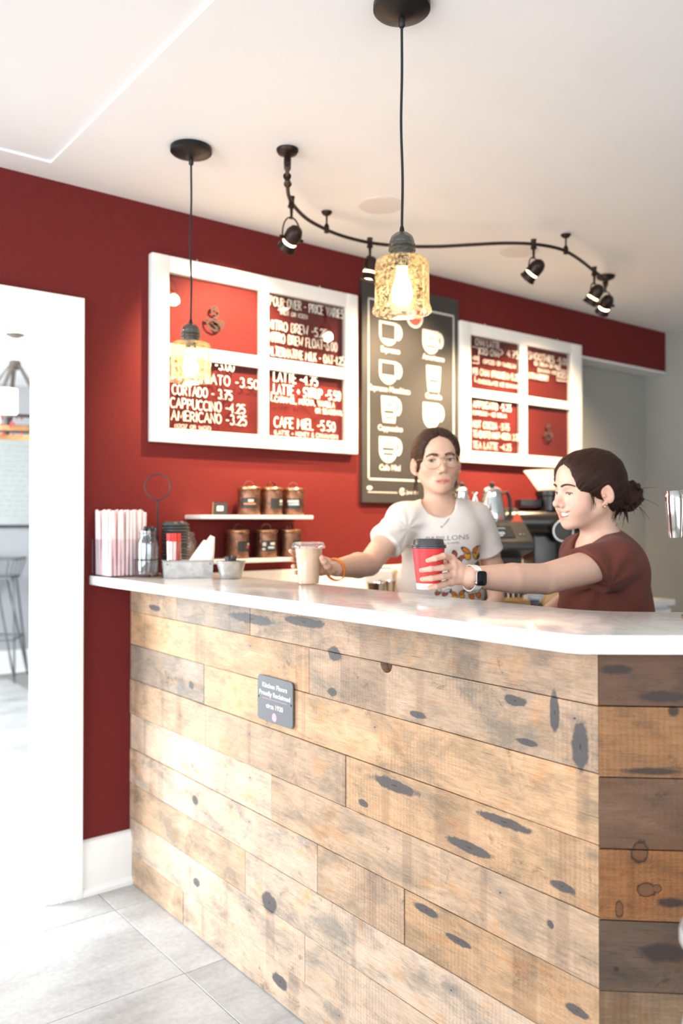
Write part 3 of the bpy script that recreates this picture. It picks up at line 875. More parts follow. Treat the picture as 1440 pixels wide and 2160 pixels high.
menu_sash('white four-pane window frame lettered with chai and smoothies, right of the tall dark sign', {
    'out': ((972, 675), (1228, 990)), 'x': (993.5, 1099.5, 1113, 1206), 'z': ((994, 951), (1099, 850), (1099, 833), (993, 705))},
    {(0, 1): [('CHAI LATTE', 1002, 727, 1053, 14), ('ICED CHAI', 1010, 746, 1052, 13), ('> 4.75', 1055, 750, 1093, 15), ('ADD', 996, 758, 1008, 8), ('(SPICED OR VANILLA)', 1018, 766, 1087, 9),
              ('PB CHAI (FROZEN)-5.25', 997, 789, 1095, 13), ('CHOCOLATE ICE BANANA', 1008, 808, 1098, 8)],
     (1, 1): [('SMOOTHIES -5.00', 1114, 756, 1197, 14), ('ICE CREAM OR FRUIT', 1126, 770, 1182, 8), ('BANANA MIX', 1134, 784, 1172, 8), ('STRAWBERRY', 1114, 797, 1156, 11), ('ICED', 1176, 796, 1194, 12)],
     (0, 0): [('AFFOGATO -5.25', 997, 859, 1077, 14), ('ESPRESSO + ICE CREAM', 997, 874, 1067, 8), ('HOT COCOA -3.75', 997, 901, 1073, 14), ('TEA[HOT] (HOT+ICED) 3.25', 997, 921, 1098, 13), ('TEA LATTE -4.25', 997, 945, 1077, 14)],
     (1, 0): []},
    {(0, 1): [[(995, 731), (1009, 734), (1009, 767), (995, 765)], [(1001, 793), (1001, 804), (1006, 805)]], (1, 1): [[(1174, 779), (1197, 783), (1197, 805), (1174, 802), (1174, 779)]]},
    {(1, 0): (1156, 914, 0.075, EMBD)})

# ------------------------------------------------------------------ tall dark coffee sign
CHALK = mat('charcoal_sign_board', (0.034, 0.032, 0.031), 0.55, var=0.12, scale=5)
SGY = WY - 0.018
A = on_y(763, 592, SGY); B = on_y(968, 1062, SGY)
sx0, sx1 = A.x, B.x
sz0, sz1 = on_y(762, 1060, SGY).z, 2.33
sign = thing('coffee_sign', 'tall dark sign with white drawings of coffee cups, between the two white window frames', 'sign', ((sx0 + sx1) / 2, WY - 0.001, sz0))
SO = Vector(((sx0 + sx1) / 2, WY - 0.001, sz0))
MB().box((sx0 - SO.x, SGY - SO.y, 0), (sx1 - SO.x, 0, sz1 - sz0)).build('board', CHALK, sign, bevel=0.002, seg=1)
SM = Matrix.Translation((0, SGY - SO.y - 0.0006, 0)) @ XZ
SM2 = Matrix.Translation((0, SGY - SO.y - 0.0010, 0)) @ XZ
SM3 = Matrix.Translation((0, SGY - SO.y - 0.0014, 0)) @ XZ


def sp(px, py):
    q = on_y(px, py, SGY) - SO
    return (q.x, q.z)


bl = sp(777, 1010); tr = sp(956, 667)
tl_z = sp(777, 629)[1]
mb = MB()
w = 0.005
for a, b in (((bl[0], bl[1]), (tr[0], bl[1])), ((tr[0], bl[1]), (tr[0], tl_z)), ((tr[0], tl_z), (bl[0], tl_z)), ((bl[0], tl_z), (bl[0], bl[1]))):
    ribbon(mb, [a, b], w * 0.8, SM)
mb.build('border', SIGNW, sign, smooth=False)


def text_mesh(name, body, size, M, material, parent, align='CENTER', width=None, bold=0.0):
    cu = bpy.data.curves.new(name, 'FONT')
    cu.body = body; cu.size = size; cu.align_x = align; cu.resolution_u = 3; cu.offset = bold
    o = bpy.data.objects.new(name, cu); COL.objects.link(o)
    bpy.context.view_layer.update()
    me = bpy.data.meshes.new_from_object(o.evaluated_get(bpy.context.evaluated_depsgraph_get()))
    bpy.data.objects.remove(o); bpy.data.curves.remove(cu)
    if width:
        xs = [v.co.x for v in me.vertices]; w0 = max(xs) - min(xs)
        me.transform(Matrix.Diagonal((width / w0, 1, 1, 1)))
    me.transform(M)
    me.materials.clear(); me.materials.append(material)
    me.name = name
    return link(name, me, parent)


def cup_icon(c, w, h, fill, tall=False, handle=True):
    """flat cup drawing centred on c with its rim up: white body, dark windows show how full it is"""
    x, z = c
    mb = MB()
    out = [(-.5, .5), (.5, .5)] + ([(.46, -.1), (.38, -.5), (-.38, -.5), (-.46, -.1)] if tall else [(.5, 0)] + _e(0, -.02, .5, .48, 0, -180, 12)[1:-1] + [(-.5, 0)])
    if handle:
        hp = _e(.5, .12, .2, .26, 80, -80, 8)
        ribbon(mb, [(x + a * w, z + b * h) for a, b in hp], 0.10 * w, SM)
    mb.sheet([(x + a * w, z + b * h) for a, b in out], SM2)
    o = mb.build('cup_drawing', SIGNW, sign, smooth=False)
    for (u0, u1, v0, v1) in fill:
        MB().sheet([(x + a * w, z + b * h) for a, b in ((u0, v0), (u1, v0), (u1, v1), (u0, v1))], SM3).build('dark_gap', CHALK, o, smooth=False)


HALF = [(-.38, .38, -.10, .40), (-.30, .30, -.40, -.36)]
LITTLE = [(-.38, .38, -.22, .40)]
FULL = [(-.20, .20, .12, .17), (-.30, .30, -.22, -.15), (-.24, .24, -.40, -.35)]
TALL = [(-.18, .18, .14, .20), (-.30, .30, -.14, -.04), (-.24, .24, -.34, -.28)]
MIEL = [(-.18, .18, .22, .27), (-.32, .32, -.02, .08), (-.28, .28, -.2, -.12), (-.24, .24, -.40, -.37)]
for (px, py, wpx, hpx, fl, tall, hd, lab, lx, ly, lw) in (
        (818, 704, 37, 50, LITTLE, 0, 1, 'Espresso', 823, 744, 40), (818, 786, 37, 50, HALF, 0, 1, 'Espresso Macchiato', 822, 827, 86),
        (820, 864, 33, 56, TALL, 1, 1, 'Cappuccino', 823, 909, 52), (818, 949, 37, 55, MIEL, 0, 1, 'Cafe Miel', 822, 992, 44),
        (908, 722, 34, 50, FULL, 0, 1, 'Americano', 914, 760, 46), (914, 799, 30, 54, TALL, 1, 0, 'Cortado', 914, 841, 34),
        (909, 877, 34, 54, FULL, 0, 1, 'Latte', 913, 917, 26)):
    q = on_y(px, py, SGY); dd = (q - CAM).dot(FWD)
    q2 = on_y(px + wpx, py, SGY)
    cup_icon(sp(px, py), q2.x - q.x, hpx / FPX * dd, fl, tall, hd)
    a, b = on_y(lx - lw / 2, ly, SGY), on_y(lx + lw / 2, ly, SGY)
    mid = on_y(lx, ly, SGY) - SO
    text_mesh('lettering', lab, 0.034, SM2 @ Matrix.Translation((mid.x, mid.z, 0)), SIGNW, sign, width=b.x - a.x, bold=0.0012)
REDP = mat('red_print', (0.55, 0.07, 0.05), 0.6)
q = sp(874, 668)
mb = MB(); mb.sheet([(q[0] + 0.052 * math.cos(2 * PI * k / 40), q[1] + 0.052 * math.sin(2 * PI * k / 40)) for k in range(40)], SM)
lg = mb.build('round_emblem', SIGNW, sign, smooth=False)
MB().sheet([(q[0] + 0.041 * math.cos(2 * PI * k / 40), q[1] + 0.041 * math.sin(2 * PI * k / 40)) for k in range(40)], SM2).build('red_disc', REDP, lg, smooth=False)
mb = MB(); ribbon(mb, [(q[0] - .03, q[1]), (q[0] + .03, q[1])], .006, SM3); mb.build('white_band', SIGNW, lg, smooth=False)
mb = MB()       # foot of the sign: small badge, a line of fine print, a swirl mark
q = sp(779, 1029)
mb.sheet([(q[0] + 0.016 * math.cos(2 * PI * k / 20), q[1] + 0.009 * math.sin(2 * PI * k / 20)) for k in range(20)], SM)
a, b = sp(776, 1036), sp(838, 1036)
n = 26
for k in range(n):
    u = a[0] + (b[0] - a[0]) * k / n
    ribbon(mb, [(u, a[1] - 0.004), (u + (b[0] - a[0]) / n * 0.6, a[1] - 0.004 + (k % 3) * 0.001)], .0022, SM)
q = sp(848, 1037)
ribbon(mb, [(q[0] + u, q[1] + v) for u, v in _e(0, 0, .014, .014, 40, 340, 14)], .0028, SM)
ribbon(mb, [(q[0] + u, q[1] + v) for u, v in _e(0.002, 0, .006, .006, 0, 300, 10)], .002, SM)
for k, (wd_, hh) in enumerate(((.010, .016), (.008, .010), (.009, .010), (.008, .010), (.010, .012), (.008, .010))):
    u = q[0] + 0.022 + k * 0.0125
    ribbon(mb, _e(u + wd_ / 2, q[1] - 0.004, wd_ / 2, hh / 2, 200 - 60 * k, 480 - 60 * k, 8), .0016, SM)
mb.build('small_print', SIGNW, sign, smooth=False)

# ------------------------------------------------------------------ shelves with copper canisters
COPPER = NT('hammered_copper')
p = COPPER.obj()
hv = COPPER.n('TexVoronoi', feature='F1'); COPPER.set(hv.inputs['Vector'], p); hv.inputs['Scale'].default_value = 150
COPPER.set(COPPER.b.inputs['Base Color'], COPPER.ramp(COPPER.noise(p, 30, 4), (0.3, (0.17, 0.085, 0.058)), (0.7, (0.29, 0.155, 0.105))))
COPPER.b.inputs['Metallic'].default_value = 0.85; COPPER.b.inputs['Roughness'].default_value = 0.34
COPPER.bump(hv.outputs['Distance'], 0.5, 0.003)
COPPERM = COPPER.mat
COPLID = mat('bright_copper_lid', (0.50, 0.27, 0.15), 0.25, 0.9, var=0.1)
LABEL = mat('black_label', (0.02, 0.021, 0.022), 0.5)
SHY = WY - 0.13
for nm, z, xa, xb in (('upper', 1.300, 1.448, 1.946), ('lower', 1.136, 1.40, 1.90)):
    sh = tag(MB().box((xa, SHY, z - 0.015), (xb, WY - 0.0005, z)).build('wall_shelf', WHITE, None, bevel=0.003, seg=2),
             'short white wall shelf, the %s of the two, carrying three copper canisters' % nm, 'shelf')


def canister(label, x, y, z, rz, parts):
    root = thing('canister', label, 'canister', (x, y, z), rz, 'copper tea canisters on the wall shelves')
    MB().lathe([(0, 0), (.041, 0), (.043, .003), (.043, .094), (.042, .096), (0, .096)], 40).build('body', COPPERM, root)
    l = MB().lathe([(0, .0961), (.0445, .0961), (.0455, .099), (.0455, .105), (.043, .108), (.02, .111), (0, .1115)], 40).build('lid', COPLID, root)
    hp = [(.020 * math.cos(a), 0, .1105 + .021 * math.sin(a)) for a in [PI * k / 12 for k in range(13)]]
    mb = MB()
    for (x0, _, z0), (x1, _, z1) in zip(hp, hp[1:]):
        mb.raw([(x0, -.005, z0), (x1, -.005, z1), (x1, .005, z1), (x0, .005, z0), (x0 * .93, -.005, .1105 + (z0 - .1105) * .93), (x1 * .93, -.005, .1105 + (z1 - .1105) * .93), (x1 * .93, .005, .1105 + (z1 - .1105) * .93), (x0 * .93, .005, .1105 + (z0 - .1105) * .93)],
               [(0, 1, 2, 3), (4, 7, 6, 5), (0, 4, 5, 1), (3, 2, 6, 7)])
    mb.build('handle', COPPERM, l)

    def patch(name, a0, a1, z0, z1, r, material, parent):
        n = 10; mb = MB()
        vs = []
        for k in range(n + 1):
            a = R(a0 + (a1 - a0) * k / n)
            for zz in (z0, z1): vs.append((r * math.sin(a), -r * math.cos(a), zz))
        return mb.raw(vs, [(2 * k, 2 * k + 2, 2 * k + 3, 2 * k + 1) for k in range(n)]).build(name, material, parent)
    lb = patch('label', -42, 42, .026, .066, .0436, LABEL, root)
    for (a0, a1, z0, z1, m_) in parts: patch('printed_mark', a0, a1, z0, z1, .0440, m_, lb)
    return root


ORP = mat('orange_print', (0.62, 0.22, 0.10), 0.6); TEALP = mat('pale_blue_print', (0.45, 0.58, 0.62), 0.6); GRNP = mat('green_print', (0.25, 0.38, 0.30), 0.6)
CN = 'copper canister with %s, %s, %s shelf'
for (px, zz, rz, what, where, shn, marks) in (
        (525, 1.300, -30, 'orange band on its label', 'first from the tent card', 'upper', [(-6, 22, .050, .060, SIGNW), (-28, 34, .040, .046, ORP)]),
        (572, 1.300, 6, 'green line on its label', 'between two others', 'upper', [(10, 34, .050, .060, SIGNW), (8, 38, .040, .045, GRNP)]),
        (618, 1.300, -34, 'blue line on its label', 'farthest from the tent card', 'upper', [(-30, 30, .050, .060, SIGNW), (-26, 32, .040, .047, TEALP)]),
        (501, 1.136, 12, 'red line on its label', 'beside the small bucket', 'lower', [(14, 38, .050, .058, SIGNW), (6, 36, .040, .046, REDP)]),
        (561, 1.136, -16, 'white and blue marks on its label', 'in the middle', 'lower', [(-34, -16, .046, .060, SIGNW), (6, 34, .050, .060, SIGNW), (-36, -20, .030, .038, SIGNW), (-6, 30, .036, .044, TEALP)]),
        (612, 1.136, 24, 'label turned aside', 'partly behind the iced coffee', 'lower', [(-10, 20, .048, .058, SIGNW)])):
    q = on_y(px, 1050, WY - 0.068)
    canister(CN % (what, where, shn), q.x, WY - 0.068, zz, R(rz), marks)

tc = thing('tent_card', 'little black folded card with a gold edge standing on the upper shelf', 'card', (on_y(465, 1080, WY - .07).x, WY - 0.07, 1.3005), R(-38))
for s in (-1, 1):
    M = Matrix.Rotation(R(24) * s, 4, 'X')
    c = MB().box((-.026, -.0008, 0), (.026, .0008, .052), Matrix.Translation((0, s * .0205, 0)) @ M).build('panel', LABEL, tc, smooth=False)
    if s == -1:
        MB().box((-.028, -.002, 0), (-.0255, .002, .053), Matrix.Translation((0, s * .0207, 0)) @ M).build('gold_edge', BRASS, c, smooth=False)
        MB().box((-.012, -.0016, .016), (.012, -.0009, .036), Matrix.Translation((0, s * .0207, 0)) @ M).build('printed_mark', SIGNW, c, smooth=False)
# ------------------------------------------------------------------ pendant lamps over the bar
AMBER = thin_glass('seeded_amber_glass', (1.0, 0.915, 0.72), 0.06, 0.05, haze=0.0, speck=0.16)
INSUL = thin_glass('grey_green_glass', (0.42, 0.44, 0.38), 0.10, 0.03, haze=0.06)
BULB = emis('glowing_filament_bulb', (1.0, 0.72, 0.36), 14)
CORD = mat('black_cloth_cord', (0.012, 0.012, 0.013), 0.8, var=0.3, scale=400)
WARM = (1.0, 0.71, 0.42)


def pendant(label, x, y, drop):
    root = thing('pendant_lamp', label, 'lamp', (x, y, ZC))
    MB().lathe([(0, -.0005), (.063, -.0005), (.0635, -.003), (.0635, -.014), (.0605, -.017), (.045, -.022), (.024, -.030), (.012, -.034), (0, -.034)], 48).build('canopy', BLACKM, root)
    MB().lathe([(0, -.0335), (.0075, -.0335), (.0075, -.050), (.0045, -.054), (0, -.054)], 16).build('strain_relief', BLACKM, root)
    n = 24
    pts = [(0.0028 * math.sin(k / n * 9.0) * math.sin(PI * k / n), 0.002 * math.sin(k / n * 7) * math.sin(PI * k / n), -.052 - (drop - .060) * k / n) for k in range(n + 1)]
    MB().tube(pts, .0030, 10).build('cord', CORD, root)
    zb = -drop                       # top of the glass insulator
    MB().lathe([(0, zb + .012), (.004, zb + .012), (.0065, zb - .001), (0, zb - .001)], 16).build('cord_grip', BLACKM, root)
    MB().lathe([(.004, zb), (.015, zb - .003), (.024, zb - .011), (.028, zb - .022), (.0275, zb - .026), (.0305, zb - .029), (.0305, zb - .033), (.0275, zb - .036), (.0305, zb - .039), (.0305, zb - .043),
                (.0275, zb - .046), (.0275, zb - .0585), (.024, zb - .0585), (.024, zb - .03), (.018, zb - .012), (.004, zb - .004)], 40, close=True).build('glass_insulator', INSUL, root)
    MB().lathe([(0, zb - .020), (.012, zb - .020), (.0165, zb - .030), (.0165, zb - .078), (0, zb - .078)], 24).build('socket', BLACKM, root)
    zt = zb - .059
    sh = [(.020, zt), (.050, zt - .001), (.0575, zt - .005), (.0605, zt - .013), (.0610, zt - .098), (.0620, zt - .104), (.0655, zt - .112), (.0665, zt - .118), (.0650, zt - .121),
          (.0635, zt - .118), (.0595, zt - .104), (.0588, zt - .098), (.0583, zt - .014), (.0555, zt - .0075), (.049, zt - .0035), (.020, zt - .0025)]
    MB().lathe(sh, 56, close=True).build('lamp_shade', AMBER, root)
    zq = zb - .0785
    MB().lathe([(0, zq), (.0125, zq), (.013, zq - .012), (.017, zq - .030), (.0225, zq - .048), (.0245, zq - .060), (.0215, zq - .074), (.012, zq - .084), (0, zq - .087)], 28).build('bulb', BULB, root)
    l = bpy.data.lights.new('pendant_glow', 'POINT'); l.energy = 2.5; l.color = WARM; l.shadow_soft_size = 0.03
    lo = bpy.data.objects.new('pendant_glow', l); COL.objects.link(lo); lo.parent = root; lo.location = (0, 0, zq - .15)
    return root


pa = on_z(847, 8, ZC); pb = on_z(403, 312, ZC)
pendant('near pendant lamp with an amber glass shade, hanging before the tall dark sign', pa.x, pa.y, ZC - 1.918)
pendant('farther pendant lamp with an amber glass shade, before the large white window frame', pb.x, pb.y, ZC - 1.886)

# ------------------------------------------------------------------ flexible track light
track = thing('track_light', 'wavy dark bronze track light with swivelling spot heads fixed to the ceiling', 'lamp', (2.2, 2.3, ZC))
TO = Vector((2.2, 2.3, ZC))
ZR = 2.36
RAILP = [(606, 346), (606, 380), (611, 420), (640, 456), (675, 478), (720, 497), (780, 512), (850, 519), (920, 520), (980, 517), (1060, 513), (1125, 515), (1180, 525), (1215, 543), (1253, 572), (1276, 590)]
rp = [on_z(x, y, ZR) - TO for x, y in RAILP]


def smooth_path(P, n=6):
    out = []
    for i in range(len(P) - 1):
        p0, p1, p2, p3 = P[max(0, i - 1)], P[i], P[i + 1], P[min(len(P) - 1, i + 2)]
        for k in range(n):
            t_ = k / n
            out.append(0.5 * ((2 * p1) + (p2 - p0) * t_ + (2 * p0 - 5 * p1 + 4 * p2 - p3) * t_ ** 2 + (3 * p1 - p0 - 3 * p2 + p3) * t_ ** 3))
    return out + [P[-1]]


MB().tube(smooth_path(rp), .0065, 10).build('rail', BRONZE, track)
for (px, py, rad) in ((606, 315, .034), (1277, 582, .042)):          # feed canopies at both ends
    q = on_z(px, py, ZC) - TO
    end = rp[0] if px < 900 else rp[-1]
    c = MB().lathe([(0, -.0005), (rad, -.0005), (rad, -.006), (rad * .85, -.014), (rad * .4, -.022), (0, -.024)], 28, Matrix.Translation(q)).build('canopy', BRONZE, track)
    MB().tube([q + Vector((0, 0, -.02)), q + Vector((0, 0, -.04)), (q + end) / 2 + Vector((0, 0, -.035)), end], [.011, .012, .011, .009], 12).build('feed_arm', BRONZE, c)
for i in (1,):
    q = rp[i]
    MB().tube([q + (rp[2] - rp[0]).normalized() * u for u in (-.03, -.022, .0, .022, .03)], [.013, .010, .009, .010, .013], 12).build('connector', BRONZE, track)
for (px, py) in ((676, 452), (1180, 498)):
    q = on_z(px, py, ZC) - TO
    near = min(smooth_path(rp), key=lambda v: (v.xy - q.xy).length)
    q = Vector((near.x, near.y, 0))
    MB().lathe([(0, -.0005), (.020, -.0005), (.020, -.004), (.014, -.012), (.005, -.016), (.0035, -.020), (.0035, -.044), (.008, -.050), (.010, -.056), (.010, -.078), (.007, -.080), (0, -.080)], 20, Matrix.Translation(q)).build('ceiling_stem', BRONZE, track)

LENS = emis('lit_spot_lens', (1.0, 0.80, 0.52), 30)
SLOT = emis('lit_spot_slot', (1.0, 0.62, 0.28), 7)


def spot_head(px, py, drop, aim, power, size=R(88)):
    near = min(smooth_path(rp), key=lambda v: (v - (on_z(px, py, ZR) - TO)).length)
    h = MB().lathe([(0, .018), (.012, .018), (.010, .010), (.0095, -.006), (.0125, -.014), (.0125, -.018), (.006, -.022), (.0045, -.050), (.008, -.056), (0, -.056)], 18, Matrix.Translation(near)).build('spot_head', BRONZE, track)
    c = near + Vector((0, 0, -drop))
    d = (Vector(aim) - (c + TO)).normalized()
    side = d.cross(Vector((0, 0, 1))).normalized()
    up0 = near + Vector((0, 0, -.052))
    # yoke: an arch from the stem round both sides of the lamp
    pts = []
    for k in range(17):
        a = PI * k / 16
        pts.append(c + side * (.036 * math.cos(a)) + (up0 - c) * (math.sin(a) ** 0.8))
    yb = MB().tube(pts, .0026, 8)
    for s in (-1, 1): yb.bar(c + side * s * .028, c + side * s * .045, .006, 10)
    yb.build('yoke', BRONZE, h)
    M = Matrix.Translation(c) @ d.to_track_quat('Z', 'Y').to_matrix().to_4x4()
    MB().lathe([(0, -.050), (.010, -.049), (.020, -.042), (.026, -.030), (.0285, -.022), (.0285, .004), (.0265, .006), (0, .006)], 28, M).build('lamp_body', BRONZE, h)
    MB().lathe([(0.024, .006), (.0245, .006), (.0245, .015), (0.024, .015)], 28, M, close=True).build('light_slot', SLOT, h)
    MB().lathe([(.027, .0148), (.028, .016), (.029, .030), (.033, .037), (.033, .040), (.0305, .0405), (.027, .034), (.025, .016)], 28, M, close=True).build('rim', BRONZE, h)
    MB().lathe([(0, .030), (.0255, .030), (.0255, .032), (0, .032)], 28, M).build('lens', LENS, h)
    l = bpy.data.lights.new('spot_beam', 'SPOT'); l.energy = power; l.color = WARM; l.spot_size = size; l.spot_blend = 0.75; l.shadow_soft_size = 0.02
    lo = bpy.data.objects.new('spot_beam', l); COL.objects.link(lo); lo.parent = h
    lo.location = c + d * .046
    lo.rotation_euler = d.to_track_quat('-Z', 'Y').to_euler()
    return h


SPW = 82
spot_head(611, 424, .125, (1.62, 2.8, 1.92), SPW)
spot_head(779, 512, .105, (2.02, 2.66, 1.35), SPW)
spot_head(1129, 515, .105, (2.50, 2.8, 1.68), SPW)
spot_head(1250, 570, .105, (3.0, 2.78, 1.5), SPW)
spot_head(1277, 590, .115, (3.45, 2.8, 1.65), SPW)

# flush round ceiling speakers
SPK = mat('speaker_grille', (0.70, 0.68, 0.66), 0.9, var=0.05, scale=900)
for (px, py, z, lab) in ((803, 433, ZC, 'white round ceiling speaker above the first bend of the track light'), (1095, 530, ZC, 'white round ceiling speaker above the far bend of the track light, nearer the header'), (-2, 279, ZC + 0.03, 'white round ceiling speaker in the raised ceiling panel')):
    q = on_z(px, py, z)
    s = thing('ceiling_speaker', lab, 'speaker', (q.x, q.y, z), 0, 'round ceiling speakers')
    MB().lathe([(0.0745, -.0003), (.083, -.0003), (.083, -.0015), (.0745, -.0025)], 40, close=True).build('frame', SPK, s)
    MB().lathe([(0, -.001), (.0755, -.001), (.0755, -.003), (0, -.003)], 40).build('grille', SPK, s)
# ------------------------------------------------------------------ things on the worktop
ZT = SZ1 + 0.0003
GALV = NT('galvanised_steel')
p = GALV.obj()
gv = GALV.n('TexVoronoi', feature='F1'); GALV.set(gv.inputs['Vector'], p); gv.inputs['Scale'].default_value = 70
GALV.set(GALV.b.inputs['Base Color'], GALV.mix(0.5, GALV.ramp(gv.outputs['Color'], (0.2, (0.28, 0.29, 0.295)), (0.8, (0.42, 0.43, 0.43))), GALV.ramp(GALV.noise(p, 40, 4), (0.3, 0.28), (0.7, 0.46))))
GALV.b.inputs['Metallic'].default_value = 0.75; GALV.b.inputs['Roughness'].default_value = 0.42
GALVM = GALV.mat
ACRYL = thin_glass('clear_acrylic', (0.96, 0.95, 0.97), 0.05, 0.02)
JARG = thin_glass('jar_glass', (0.93, 0.95, 0.94), 0.12, 0.02)
WIRE = mat('dark_iron_wire', (0.05, 0.035, 0.035), 0.5, 0.6)

# clear box packed with paper-wrapped straws
bx, by = 1.163, 2.737
box = thing('straw_box', 'clear acrylic box full of wrapped straws, at the wall end of the worktop', 'box', (bx, by, ZT))
hw, hh = 0.073, 0.126
m = MB(); tk = 0.0025
m.box((-hw, -hw, 0), (hw, hw, tk))
MB().box((-hw, -hw, 0), (hw, hw, tk)).build('base_plate', ACRYL, box, smooth=False)
for (lo, hi) in (((-hw, -hw, tk), (hw, -hw + tk, hh)), ((-hw, hw - tk, tk), (hw, hw, hh)), ((-hw, -hw + tk, tk), (-hw + tk, hw - tk, hh)), ((hw - tk, -hw + tk, tk), (hw, hw - tk, hh))):
    MB().box(lo, hi).build('side_panel', ACRYL, box, smooth=False)
t = NT('pale_pink_straw_paper')
rr = t.n('ObjectInfo').outputs['Random']
t.set(t.b.inputs['Base Color'], t.ramp(rr, (0.0, (0.86, 0.80, 0.79)), (0.4, (0.86, 0.70, 0.69)), (0.8, (0.82, 0.54, 0.53)), (1.0, (0.86, 0.76, 0.75))))
t.b.inputs['Roughness'].default_value = 0.75
STRAWM = t.mat
straw_me = MB().lathe([(0, 0), (.0058, .001), (.0062, .004), (.0062, .213), (.0050, .217), (.0040, .2185), (0, .219)], 10).data('straw', STRAWM)
r1 = random.Random(3)
N = 9
for i in range(N):
    for j in range(N):
        u, v = (i - (N - 1) / 2), (j - (N - 1) / 2)
        x, y = u * .0143 + r1.uniform(-.0012, .0012), v * .0143 + r1.uniform(-.0008, .0008)
        o = link('straw', straw_me)
        o.location = (bx + x, by + y, ZT + tk + 0.0002)
        o.rotation_euler = (-(v * .0030) + r1.uniform(-.003, .003), u * .0085 + r1.uniform(-.008, .008), r1.uniform(0, 6))
        o.scale = (1, 1, 1 + r1.uniform(-.02, .025))
        tag(o, 'pale pink paper-wrapped straw standing in the clear box', 'straw', 'wrapped straws in the clear box')

# twisted wire caddy with a ring handle, holding jars
cx, cy = 1.255, 2.640
cad = thing('wire_caddy', 'dark twisted-wire caddy with a tall ring handle, holding glass jars beside the straws', 'caddy', (cx, cy, ZT))
cdh = Vector((cx, cy, ZT))
zc = (at(329, 1027, 2.86) - cdh).z
rg = .0435
ring = [(rg * math.cos(a) * RIGHT.x, rg * math.cos(a) * RIGHT.y, zc + rg * math.sin(a)) for a in [2 * PI * k / 40 for k in range(40)]]
h = MB().tube(ring, .0026, 8, closed=True)
h.build('ring_handle', WIRE, cad)
m = MB()
for s in (0, PI):
    m.tube([(.0022 * math.cos(s + k * .9), .0022 * math.sin(s + k * .9), .004 + (zc - rg - .004) * k / 60) for k in range(61)], .0021, 6)
m.build('twisted_stem', WIRE, cad)
jars = [(-.048, -.028)]
m = MB()
for jx, jy in jars:
    for zr, rr_ in ((.004, .040), (.058, .0435)):
        m.tube([(jx + rr_ * math.cos(a), jy + rr_ * math.sin(a), zr) for a in [2 * PI * k / 32 for k in range(32)]], .0018, 6, closed=True)
    for a in (0.4, 2.5, 4.6):
        m.tube([(jx + .046 * math.cos(a), jy + .046 * math.sin(a), .0016), (jx + .0425 * math.cos(a), jy + .0425 * math.sin(a), .012), (jx + .0435 * math.cos(a), jy + .0435 * math.sin(a), .058)], .0018, 6)
    m.tube([(0, 0, .012), (jx * .2, jy * .2, .006), (jx, jy, .004)], .0018, 6)
m.build('wire_frame', WIRE, cad)


def mason_jar(label, x, y, hgt, r, zoff=0.0062):
    root = thing('glass_jar', label, 'jar', (x, y, ZT + zoff))
    pr = [(0, 0), (r * .8, 0), (r * .96, .005), (r, .014), (r, hgt * .70), (r * .95, hgt * .78), (r * .78, hgt * .86), (r * .76, hgt * .90), (r * .82, hgt * .905), (r * .82, hgt * .915), (r * .76, hgt * .92), (r * .80, hgt * .95), (r * .80, hgt), (r * .74, hgt), (r * .72, hgt * .88), (r * .9, hgt * .77), (r * .95, hgt * .7), (r * .95, .016), (r * .8, .007), (0, .007)]
    MB().lathe(pr, 36).build('jar_body', JARG, root)
    return root


ja = mason_jar('glass jar packed with black stir sticks, in the wire caddy by the straws', cx + jars[0][0], cy + jars[0][1], .148, .0365)
jb = mason_jar('glass jar of pinkish packets, behind the stack of black lids', 1.385, 2.675, .148, .0365, 0.0)
STICK = mat('black_stick_plastic', (0.03, 0.03, 0.033), 0.4, var=0.3)
st_me = MB().box((-.0036, -.0011, 0), (.0036, .0011, .158)).data('stir_stick', STICK, False, bevel=.0006, seg=1)
for k in range(34):
    a = k * 2.39996; rr_ = .0205 * math.sqrt((k + .5) / 34)
    o = link('stir_stick', st_me)
    o.location = (cx + jars[0][0] + rr_ * math.cos(a), cy + jars[0][1] + rr_ * math.sin(a), ZT + .0138)
    o.rotation_euler = (r1.uniform(-.05, .05), r1.uniform(-.05, .05), r1.uniform(0, 6))
    o.scale = (1, 1, r1.uniform(.93, 1.0))
    tag(o, 'black stir stick standing in the glass jar of the wire caddy', 'stir stick', 'black stir sticks in the jar')
PKT = mat('pink_packet_paper', (0.70, 0.45, 0.42), 0.7)
pk_me = MB().box((-.017, -.0012, 0), (.017, .0012, .052)).data('sugar_packet', PKT, False, bevel=.0008, seg=1)
for k in range(10):
    o = link('sugar_packet', pk_me)
    lay, kk = divmod(k, 5)
    o.location = (1.385 + (kk - 2) * .0052, 2.675, ZT + .0078 + lay * .054)
    o.rotation_euler = (0, r1.uniform(-.08, .08), R(90) + r1.uniform(-.1, .1))
    tag(o, 'pinkish paper packet inside the glass jar behind the black lids', 'packet', 'packets in the glass jar')

